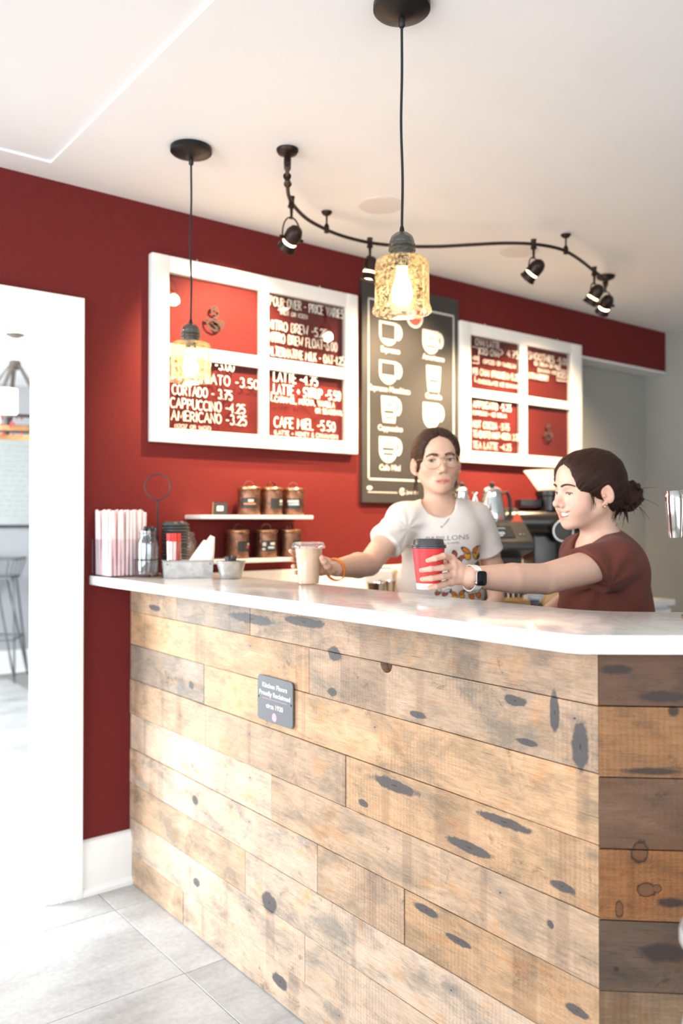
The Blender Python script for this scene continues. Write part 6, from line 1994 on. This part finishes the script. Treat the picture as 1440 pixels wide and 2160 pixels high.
# white T-shirt
S = Sdf()
S.ell(A(926, 1126, 2.91), (.150, .100, .128), B1)
S.ell(A(927, 1240, 2.935), (.150, .112, .19), B1, k=.04)
S.ell(A(927, 1330, 2.95), (.152, .118, .12), B1, k=.04)
for s_ in (sR, sL): S.cap(nb1 + B1 @ V3(0, -.004, -.020), s_ + V3(0, 0, .002), .050, .051, k=.035)
dR = (eR - sR); dL = (eL - sL)
S.cap(sR, sR + dR * .75, .056, .060, k=.035)
S.cap(sL, sL + dL * .88, .056, .062, k=.03)
aR, aL = sR + dR * .56, sL + dL * .72
S.halfcyl(aR, dR, .11, .5, k=.004)
S.halfcyl(aL, dL, .10, .5, k=.004)
outer = len(S.p)
S.cap(nb1 + M1 @ V3(0, .008, .0) , nb1 + V3(0, 0, .12), .060, .058, k=.006, op='-')
S.ball(nb1 + B1 @ V3(0, .040, .002), .056, k=.010, op='-')
S.halfcyl(V3(PO1[0], PO1[1], .80), V3(0, 0, -1), .4, .4, k=.003)
ax1 = sR + dR * .2


def folds1(P, d):
    l = (P - A(926, 1150, 2.91)) @ B1
    q = (P - ax1)
    rr_ = np.sqrt((q * q).sum(1))
    f = .0045 * np.sin(l[:, 0] * 55 + l[:, 2] * 34 + 1.5 * np.sin(l[:, 2] * 21)) * np.clip((-l[:, 2] + .06) / .2, 0, 1)
    f += .0030 * np.sin(np.arctan2(q[:, 2], q[:, 0]) * 9 + rr_ * 20) * np.exp(-(rr_ / .12) ** 2) * np.clip(rr_ / .07 - .3, 0, 1)
    f += .0025 * np.sin(l[:, 2] * 48 - l[:, 0] * 30 + 2)
    d = d + f
    return np.maximum(d, -(d + .0065))


S.post = folds1
Vs, Fs = S.mesh(np.minimum(aR, PO1 + V3(-.2, -.2, .8)) + V3(-.12, -.12, -.03), V3(PO1[0] + .36, PO1[1] + .30, nb1[2] + .07), .0030)
sh1 = np_mesh('shirt', Vs - PO1, Fs, cloth_mat('white_cotton', (.76, .71, .665)), p1)

# printing on the shirt, laid on its surface
bv = BVHTree.FromPolygons([Vector(v) for v in (Vs)], [tuple(int(i) for i in q) for q in Fs])


def drape(name, polys, material, parent, lift=.0016):
    """polys: outlines in picture units, each laid onto the shirt's front"""
    mb = MB()
    for poly in polys:
        c = (sum(a for a, b in poly) / len(poly), sum(b for a, b in poly) / len(poly))
        pts = []
        for (x, y) in [c] + list(poly):
            r_ = (at(x, y, 1.0) - CAM).normalized()
            h = bv.ray_cast(CAM + r_ * 2.35, r_)
            if h[0] is None: pts = None; break
            pts.append(h[0] - r_ * lift - Vector(PO1))
        if pts: n_ = len(poly); mb.raw(pts, [(0, 1 + k, 1 + (k + 1) % n_) for k in range(n_)])
    return mb.build(name, material, parent, smooth=False) if mb.v else None


def drape_text(body, x0, x1, y0, y1, h, material):
    cu = bpy.data.curves.new('t', 'FONT'); cu.body = body; cu.size = 1; cu.resolution_u = 2
    o = bpy.data.objects.new('t', cu); COL.objects.link(o); bpy.context.view_layer.update()
    me = bpy.data.meshes.new_from_object(o.evaluated_get(bpy.context.evaluated_depsgraph_get()))
    bpy.data.objects.remove(o); bpy.data.curves.remove(cu)
    xs = [v.co.x for v in me.vertices]; a, b = min(xs), max(xs)
    vs = []
    for v in me.vertices:
        u = (v.co.x - a) / (b - a)
        x, y = x0 + (x1 - x0) * u, y0 + (y1 - y0) * u - v.co.y / .73 * h
        r_ = (at(x, y, 1.0) - CAM).normalized()
        hh_ = bv.ray_cast(CAM + r_ * 2.35, r_)
        vs.append((hh_[0] - r_ * .0016 - Vector(PO1)) if hh_[0] is not None else Vector((0, 0, 1)))
    mb = MB().raw(vs, [tuple(p_.vertices) for p_ in me.polygons])
    bpy.data.meshes.remove(me)
    return mb.build('printed_lettering', material, sh1, smooth=False)


GREYP = mat('grey_shirt_print', (.22, .20, .19), .8)
drape_text('PAPILLONS', 898, 989, 1142.5, 1137, 10.5, GREYP)
drape_text('papillons du monde', 918, 968, 1149, 1146, 4.5, GREYP)
BP = {k: mat(k + '_butterfly_print', c, .8) for k, c in (('black', (.035, .025, .022)), ('orange', (.62, .17, .03)), ('yellow', (.75, .42, .03)), ('rust', (.36, .08, .04)), ('pale', (.62, .58, .54)))}


def butterfly(cx, cy, w, h, rot, upper, lower):
    up_ = [(.02, .02), (.10, .30), (.30, .48), (.47, .50), (.50, .38), (.40, .12), (.20, -.02)]
    lo_ = [(.02, .0), (.22, -.02), (.38, .06), (.40, -.20), (.30, -.44), (.16, -.48), (.05, -.30)]

    def tr_(P, s, k, ox=0, oy=0):
        out = []
        for x, y in P:
            mx = sum(a for a, b in P) / len(P); my = sum(b for a, b in P) / len(P)
            x, y = mx + (x - mx) * k + ox, my + (y - my) * k + oy
            x *= s
            out.append((cx + (x * math.cos(rot) - y * math.sin(rot)) * w, cy - (x * math.sin(rot) + y * math.cos(rot)) * h))
        return out
    drape('printed_butterfly', [tr_(up_, s, 1) for s in (-1, 1)] + [tr_(lo_, s, 1) for s in (-1, 1)], BP['black'], sh1)
    drape('printed_wing', [tr_(up_, s, .74, -.03, -.03) for s in (-1, 1)], BP[upper], sh1, .0022)
    drape('printed_wing', [tr_(lo_, s, .80) for s in (-1, 1)], BP[lower], sh1, .0022)


butterfly(994, 1167, 42, 31, R(6), 'orange', 'yellow')
butterfly(963, 1177, 36, 26, R(-28), 'rust', 'rust')
butterfly(932, 1249, 36, 18, R(-15), 'pale', 'rust')
butterfly(966, 1255, 34, 20, R(8), 'orange', 'yellow')
butterfly(1000, 1252, 34, 26, R(14), 'pale', 'orange')
# necklace
q = [A(893, 1068, 2.80), A(905, 1088, 2.79), A(920, 1103, 2.785), A(931, 1112, 2.783), A(941, 1102, 2.79), A(953, 1086, 2.80), A(958, 1068, 2.82)]
pts = []
bvb = BVHTree.FromPolygons([Vector(v) for v in Vb], [tuple(int(i) for i in q_) for q_ in Fb])
for x, y in ((888, 1058), (894, 1070), (903, 1084), (914, 1096), (924, 1106), (931, 1111), (938, 1105), (946, 1094), (953, 1082), (958, 1070), (961, 1060)):
    r_ = (at(x, y, 1.0) - CAM).normalized()
    hs_ = [h for h in (bv.ray_cast(CAM + r_ * 2.35, r_), bvb.ray_cast(CAM + r_ * 2.35, r_)) if h[0] is not None]
    if hs_:
        h = min(hs_, key=lambda v: v[3]); pts.append(h[0] - r_ * .0018 - Vector(PO1))
MB().tube(smooth_path(pts, 4), .0009, 6).sphere(pts[len(pts) // 2], .0032, 10, 8).build('necklace', GOLD, p1)
for s in (-1, 1): MB().sphere(Lg(s * .0795, -.004, -.036), .0028, 10, 8).build('ear_stud', mat('pearl_stud', (.8, .78, .74), .2) if s < 0 else bpy.data.materials['pearl_stud'], p1)
# orange wristband, loose on the right wrist
wc = A(706.5, 1199, 2.545); wd_ = Vector(eR - wR).normalized()
tlt = (wd_ + Vector((0, 0, .25))).normalized()
e1 = tlt.orthogonal().normalized(); e2 = tlt.cross(e1)
nn = 40
prof = [(-.0055, .0), (.0055, .0), (.0055, .0022), (-.0055, .0022)]
vs = []
for k in range(nn):
    a = 2 * PI * k / nn; rd = e1 * math.cos(a) + e2 * math.sin(a)
    for ax_, o_ in prof: vs.append(Vector(wc) + Vector((0, 0, -.0035)) + rd * (.0335 + o_) + tlt * ax_ - Vector(PO1))
fs = [(k * 4 + j, k * 4 + (j + 1) % 4, ((k + 1) % nn) * 4 + (j + 1) % 4, ((k + 1) % nn) * 4 + j) for k in range(nn) for j in range(4)]
MB().raw(vs, fs).build('wristband', mat('orange_silicone', (.85, .24, .02), .45), p1)


def trousers(parent, PO, Bm, col, pelv, shoe):
    S = Sdf()
    S.ell(pelv, (.140, .106, .12), Bm)
    for s in (-1, 1):
        hip = pelv + Bm @ V3(.078 * s, 0, -.03); kn = V3(*(PO + Bm @ V3(.088 * s, .02, 0)))[:3]; kn[2] = .47
        an = kn.copy(); an[2] = .07; an -= Bm @ V3(0, .03, 0)
        S.cap(hip, kn, .083, .060, k=.05).cap(kn, an, .058, .050, k=.02)
    S.halfcyl(V3(PO[0], PO[1], .05), V3(0, 0, -1), .5, .3, k=.002)
    S.post = lambda P, d: d + .004 * np.sin(P[:, 2] * 42 + P[:, 0] * 30)
    V_, F_ = S.mesh(V3(PO[0] - .27, PO[1] - .27, .0), V3(PO[0] + .27, PO[1] + .27, pelv[2] + .14), .007)
    np_mesh('trousers', V_ - PO, F_, cloth_mat('trouser_cloth_' + parent.name, col), parent)
    for s in (-1, 1):
        S = Sdf()
        c = V3(*(PO + Bm @ V3(.088 * s, -.01, 0))); c[2] = .045
        S.cap(c + Bm @ V3(0, -.04, 0), c + Bm @ V3(0, .12, -.010), .042, .034, k=.03).cap(c, c + V3(0, 0, .045), .038, .040, k=.02)
        S.halfcyl(V3(c[0], c[1], .003), V3(0, 0, -1), .5, .3, k=.004)
        V_, F_ = S.mesh(c - .22, c + .22, .006)
        np_mesh('shoe', V_ - PO, F_, shoe, parent)


SHOE = mat('black_shoe', (.02, .02, .022), .5)
trousers(p1, PO1, B1, (.03, .035, .05), np.array([PO1[0], PO1[1], .90]), SHOE)

# ============================================================= barista in the brown shirt
D2 = 2.40
H2 = A(1237, 1036, D2)
tc2 = (CAM - at(1237, 1036, D2)); tc2.z = 0; tc2.normalize()
M2 = basis(Matrix.Rotation(R(-57), 3, 'Z') @ tc2, roll=R(3), pitch=R(-5))
B2 = basis(Matrix.Rotation(R(-52), 3, 'Z') @ tc2)
q2 = at(1274, 1380, 2.475)
p2 = thing('person', 'person in a brown shirt with a messy bun, holding out the red cup', 'person', (q2.x, q2.y, 0))
PO2 = np.array(p2.location)
S = Sdf()
head_sdf(S, H2, M2, smile=True, jaw=1.02, mz=.93, cz=.90)
nb2 = A(1266, 1136, 2.43)
sL2, sR2 = A(1294, 1182, 2.315), A(1222, 1166, 2.60)
eL2, wL2 = A(1150, 1221, 2.20), A(990, 1217.5, 2.078)
eR2 = A(1205, 1262, 2.66); wR2 = A(1150, 1300, 2.52)
S.cap(H2 + M2 @ V3(0, -.022, -.055), nb2, .048, .053, k=.03)
for s_ in (sL2, sR2): S.cap(nb2 + V3(0, 0, -.025), s_, .042, .038, k=.03)
S.ell(A(1270, 1205, 2.44), (.118, .085, .12), B2, k=.03)
S.ell(A(1272, 1300, 2.46), (.11, .085, .14), B2, k=.03)
m2 = eL2 * .55 + wL2 * .45
S.cap(sL2, eL2, .049, .0410, k=.025).cap(eL2, m2, .0405, .0385, k=.004).cap(m2, wL2, .0385, .0255, k=.004)
S.cap(sR2, eR2, .044, .037, k=.025).cap(eR2, wR2, .037, .026, k=.02)
mc2 = [A(951, 1178, 2.068), A(955, 1195, 2.056), A(954.5, 1212, 2.056), A(950, 1227.5, 2.064)]
fg2 = [[A(934, 1173, 2.0235), A(917, 1178, 2.0065), A(902, 1182.5, 2.0045)], [A(932, 1197.5, 2.0235), A(908, 1200, 2.0065), A(888.5, 1203, 2.011)],
       [A(931, 1216.5, 2.0255), A(909, 1220, 2.0085), A(890, 1222, 2.0125)], [A(934, 1233, 2.0375), A(918, 1237.5, 2.0160), A(904.5, 1240.5, 2.0115)]]
hand_sdf(S, A(981, 1214, 2.082), mc2, fg2, [A(968, 1203, 2.103), A(948, 1193, 2.117), A(926, 1188, 2.113), A(909, 1187, 2.1045)], r=.0079)
S.cap(wL2, A(981, 1214, 2.082), .0240, .0165, k=.012)
mcr = [wR2 + B2 @ V3(.01 * u, .055, -.045) for u in (1.8, .6, -.6, -1.8)]
hand_sdf(S, wR2, mcr, [[m_ + B2 @ V3(0, .020, -.028), m_ + B2 @ V3(0, .022, -.050), m_ + B2 @ V3(0, .016, -.068)] for m_ in mcr], [wR2 + B2 @ V3(-.02, .02, -.01), wR2 + B2 @ V3(-.032, .045, -.02), wR2 + B2 @ V3(-.034, .065, -.035), wR2 + B2 @ V3(-.032, .08, -.05)])
lo_ = np.minimum.reduce([H2, wL2, wR2, sL2, fg2[1][2], fg2[3][2]]); hi_ = np.maximum.reduce([H2, sR2, eR2, wL2, sL2, nb2])
Vb, Fb = S.mesh(np.minimum(lo_ - .07, np.array([H2[0] - .16, H2[1] - .16, wR2[2] - .16])), np.maximum(hi_ + .09, H2 + V3(.14, .14, .14)), .0022)
nl = [(A(900, 1181, 1.998), .0045), (A(887, 1202, 2.004), .0045), (A(888, 1221, 2.006), .0045), (A(902, 1240, 2.005), .004)]
SK2 = skin_mat('fair_rosy_skin', (.66, .415, .315))
b2 = np_mesh('body', Vb - PO2, Fb, SK2, p2, head_tint(Vb, H2, M2, True, nl, .93))
Hl2 = H2 - PO2
eyes(p2, Hl2, M2, Vector(M2 @ V3(-.15, 1, -.28)), ('hazel', (.08, .05, .035), (.06, .04, .03)), True)
face_hair(p2, b2, Hl2, M2, mat('dark_brow_hair', (.028, .016, .012), .7), True, LASH, .0045)
# teeth
vs = []
for k in range(13):
    x = -.029 + .058 * k / 12
    y = .0815 - 15 * x * x; zc_ = .0 + 12 * x * x
    vs += [Vector(Hl2 + M2 @ V3(x, y, (-.0585 + zc_) * .93)), Vector(Hl2 + M2 @ V3(x, y - .0015, (-.0705 + zc_ * 1.2) * .93))]
MB().raw(vs, [(2 * k, 2 * k + 2, 2 * k + 3, 2 * k + 1) for k in range(12)]).build('teeth', mat('tooth_enamel', (.78, .75, .70), .25), p2)
# hair, bun and wisps
ear_cut2 = [((.090 * s, -.006, -.016), (.022, .024, .034), .004) for s in (-1, 1)]
S = hair_sdf(H2, M2, [((0, .116, -.022), (.072, .080, .122), .012), ((0, .09, -.080), (.10, .092, .072), .01)] + ear_cut2, -.066, [])
Vh, Fh = S.mesh(H2 - .15, H2 + .15, .0024)
hr2 = np_mesh('hair', Vh - PO2, Fh, BROWN2, p2, hair_tint(Vh, H2, M2))
S = Sdf()
BC = H2 + M2 @ V3(0, -.128, -.022)
S.ball(BC, .037, k=.01)
r4 = random.Random(21)
for k in range(22):
    th, ph = r4.uniform(0, 2 * PI), r4.uniform(-1.1, 1.1)
    n0 = V3(math.cos(th) * math.cos(ph), math.sin(th) * math.cos(ph), math.sin(ph))
    t0 = np.cross(n0, V3(r4.uniform(-1, 1), r4.uniform(-1, 1), r4.uniform(-1, 1))); t0 /= np.linalg.norm(t0)
    prev = None
    for u in np.linspace(-.8, .8, 5):
        c = BC + (n0 * math.cos(u) + t0 * math.sin(u)) * r4.uniform(.034, .047)
        if prev is not None: S.cap(prev, c, .0065, .0062, k=.0025)
        prev = c
S.cap(H2 + M2 @ V3(0, -.085, -.01), BC, .042, .030, k=.015)
for k in range(9): S.cap(BC + M2 @ V3(r4.uniform(-.02, .02), .01, -.02), BC + M2 @ V3(r4.uniform(-.035, .03), r4.uniform(-.01, .03), r4.uniform(-.085, -.045)), .0065, .0015, k=.004)
Vh, Fh = S.mesh(BC - .14, BC + .11, .0022)
bn = np_mesh('hair_bun', Vh - PO2, Fh, BROWN2, p2, hair_tint(Vh, BC, M2))
m = MB()
for k in range(46):
    th, ph = r4.uniform(0, 2 * PI), r4.uniform(-1.3, 1.0)
    n0 = Vector((math.cos(th) * math.cos(ph), math.sin(th) * math.cos(ph), math.sin(ph)))
    st_ = Vector(BC - PO2) + n0 * .034
    ln = r4.uniform(.015, .055); cv = Vector((r4.uniform(-1, 1), r4.uniform(-1, 1), r4.uniform(-1.2, .6))) * .6
    pts = [st_ + (n0 * u + cv * u * u) * ln for u in (0, .3, .6, .85, 1)]
    m.tube(smooth_path(pts, 3), [.0011 * (1 - .7 * i / 12) for i in range(13)], 4)
for k in range(14):        # wisps at the nape and before the ear
    if k < 9: a = V3(-.050 + r4.uniform(-.02, .03), -.075 + r4.uniform(-.02, .02), -.045); dv = V3(r4.uniform(-.015, .01), .02, -.05 * r4.uniform(.6, 1.3))
    else: a = V3(-.070, .020 + .004 * (k - 9), .0); dv = V3(-.004, r4.uniform(-.004, .008), -.05 * r4.uniform(.6, 1.1))
    pts = [Vector(Hl2 + M2 @ (a + dv * u + V3(-.006 * math.sin(u * 3 + k), 0, 0))) for u in (0, .3, .6, .85, 1)]
    m.tube(smooth_path(pts, 3), [.0012 * (1 - .7 * i / 12) for i in range(13)], 4)
tag(m.build('loose_strands', BROWN2, p2), kind='stuff')
for (y_, z_, r_) in ((-.004, -.042, .0062), (-.012, -.036, .0045)):
    o_ = Vector(Hl2 + M2 @ V3(-.0775, y_, z_)); ax_ = Vector(M2 @ V3(0, 1, 0)); up_ = Vector(M2 @ V3(0, 0, 1)); sd = Vector(M2 @ V3(-1, .5, 0)).normalized()
    MB().tube([o_ + (sd * math.cos(a) + up_ * math.sin(a)) * r_ for a in [2 * PI * k / 20 for k in range(20)]], .0010, 6, closed=True).build('earring', GOLD, p2)

# brown T-shirt
S = Sdf()
S.ell(A(1272, 1205, 2.45), (.150, .112, .125), B2)
S.ell(A(1274, 1290, 2.465), (.152, .122, .17), B2, k=.04)
S.ell(A(1274, 1380, 2.475), (.155, .125, .12), B2, k=.04)
for s_ in (sL2, sR2): S.cap(nb2 + V3(0, 0, -.030), s_ + V3(0, 0, -.002), .054, .052, k=.04)
d2 = eL2 - sL2; d3 = eR2 - sR2
S.cap(sL2, sL2 + d2 * .7, .058, .062, k=.035).cap(sL2 + d2 * .05 + V3(0, 0, -.03), sL2 + d2 * .45 + V3(0, 0, -.026), .052, .054, k=.02)
S.cap(sR2, sR2 + d3 * .7, .056, .060, k=.03)
cutn = d2 / np.linalg.norm(d2) + np.array(RIGHT) * .0 + V3(0, 0, -.52)
aL2 = sL2 + d2 * .40
S.halfcyl(aL2, cutn, .12, .45, k=.004)
S.halfcyl(sR2 + d3 * .6, d3, .10, .4, k=.004)
S.cap(nb2 + M2 @ V3(0, .002, -.006), nb2 + (H2 - nb2) * .9, .061, .060, k=.006, op='-')
S.ball(nb2 + B2 @ V3(0, .036, -.004), .056, k=.010, op='-')
S.halfcyl(V3(PO2[0], PO2[1], .78), V3(0, 0, -1), .45, .4, k=.003)
ax2 = sL2 + d2 * .15 + V3(0, 0, -.06)


def folds2(P, d):
    l = (P - A(1270, 1230, 2.44)) @ B2
    q = P - ax2; rr_ = np.sqrt((q * q).sum(1))
    f = .0050 * np.sin(l[:, 2] * 36 + l[:, 1] * 42 + 1.6 * np.sin(l[:, 0] * 24)) * np.clip((-l[:, 2] + .05) / .15, 0, 1)
    f += .0042 * np.sin(np.arctan2(q[:, 2], q @ np.array(RIGHT)) * 8 + rr_ * 16) * np.exp(-(rr_ / .13) ** 2) * np.clip(rr_ / .07 - .3, 0, 1)
    d = d + f
    return np.maximum(d, -(d + .0065))


S.post = folds2
Vs, Fs = S.mesh(np.minimum.reduce([aL2 - .12, PO2 + V3(-.26, -.26, .78), ]) * V3(1, 1, 0) + V3(0, 0, .76), V3(PO2[0] + .32, PO2[1] + .36, nb2[2] + .07), .0030)
np_mesh('shirt', Vs - PO2, Fs, cloth_mat('brown_cotton', (.135, .040, .028)), p2)
pts = []
for k in range(25):
    a = 2 * PI * k / 24
    pts.append(Vector(nb2 - PO2 + M2 @ V3(.0515 * math.sin(a), .0515 * math.cos(a) + .004, .028 - .018 * math.cos(a))))
MB().tube(pts[:-1], .0009, 6, closed=True).build('necklace', GOLD, p2)
trousers(p2, PO2, B2, (.03, .03, .034), np.array([PO2[0], PO2[1], .90]), SHOE)

# white watch on the left wrist
wx_ = Vector((eL2 - wL2) / np.linalg.norm(eL2 - wL2))
wc2 = at(995.5, 1219.5, 2.086) - Vector(PO2)
tc_ = (CAM - Vector(PO2) - wc2).normalized()
nf = (tc_ - wx_ * tc_.dot(wx_)).normalized(); nu = wx_.cross(nf)
WHB = mat('white_watch_strap', (.82, .80, .77), .45)
prof = [(-.0108, 0), (.0108, 0), (.0108, .0022), (-.0108, .0022)]
vs = []
for k in range(nn):
    a = 2 * PI * k / nn; rd = nf * math.cos(a) + nu * math.sin(a) * 1.06
    for ax_, o_ in prof: vs.append(wc2 + rd * (.0290 + o_) + wx_ * ax_)
wt = MB().raw(vs, fs).build('watch', WHB, p2, bevel=.0006, seg=1)
fd = (nf * .93 + nu * .0 + wx_ * .0).normalized()
Mw = Matrix((wx_.to_4d(), nu.to_4d(), nf.to_4d(), (0, 0, 0, 1))).transposed()
for i in range(3): Mw[3][i] = 0
Mw.translation = wc2 + nf * .0292
MB().prism(rrect(.0315, .037, .008), -.001, .0085, Mw).build('watch_case', STEEL, wt, bevel=.0012)
MB().prism(rrect(.0295, .035, .0075), .0086, .0098, Mw).build('watch_glass', mat('black_watch_glass', (.008, .008, .009), .06), wt, bevel=.0005)
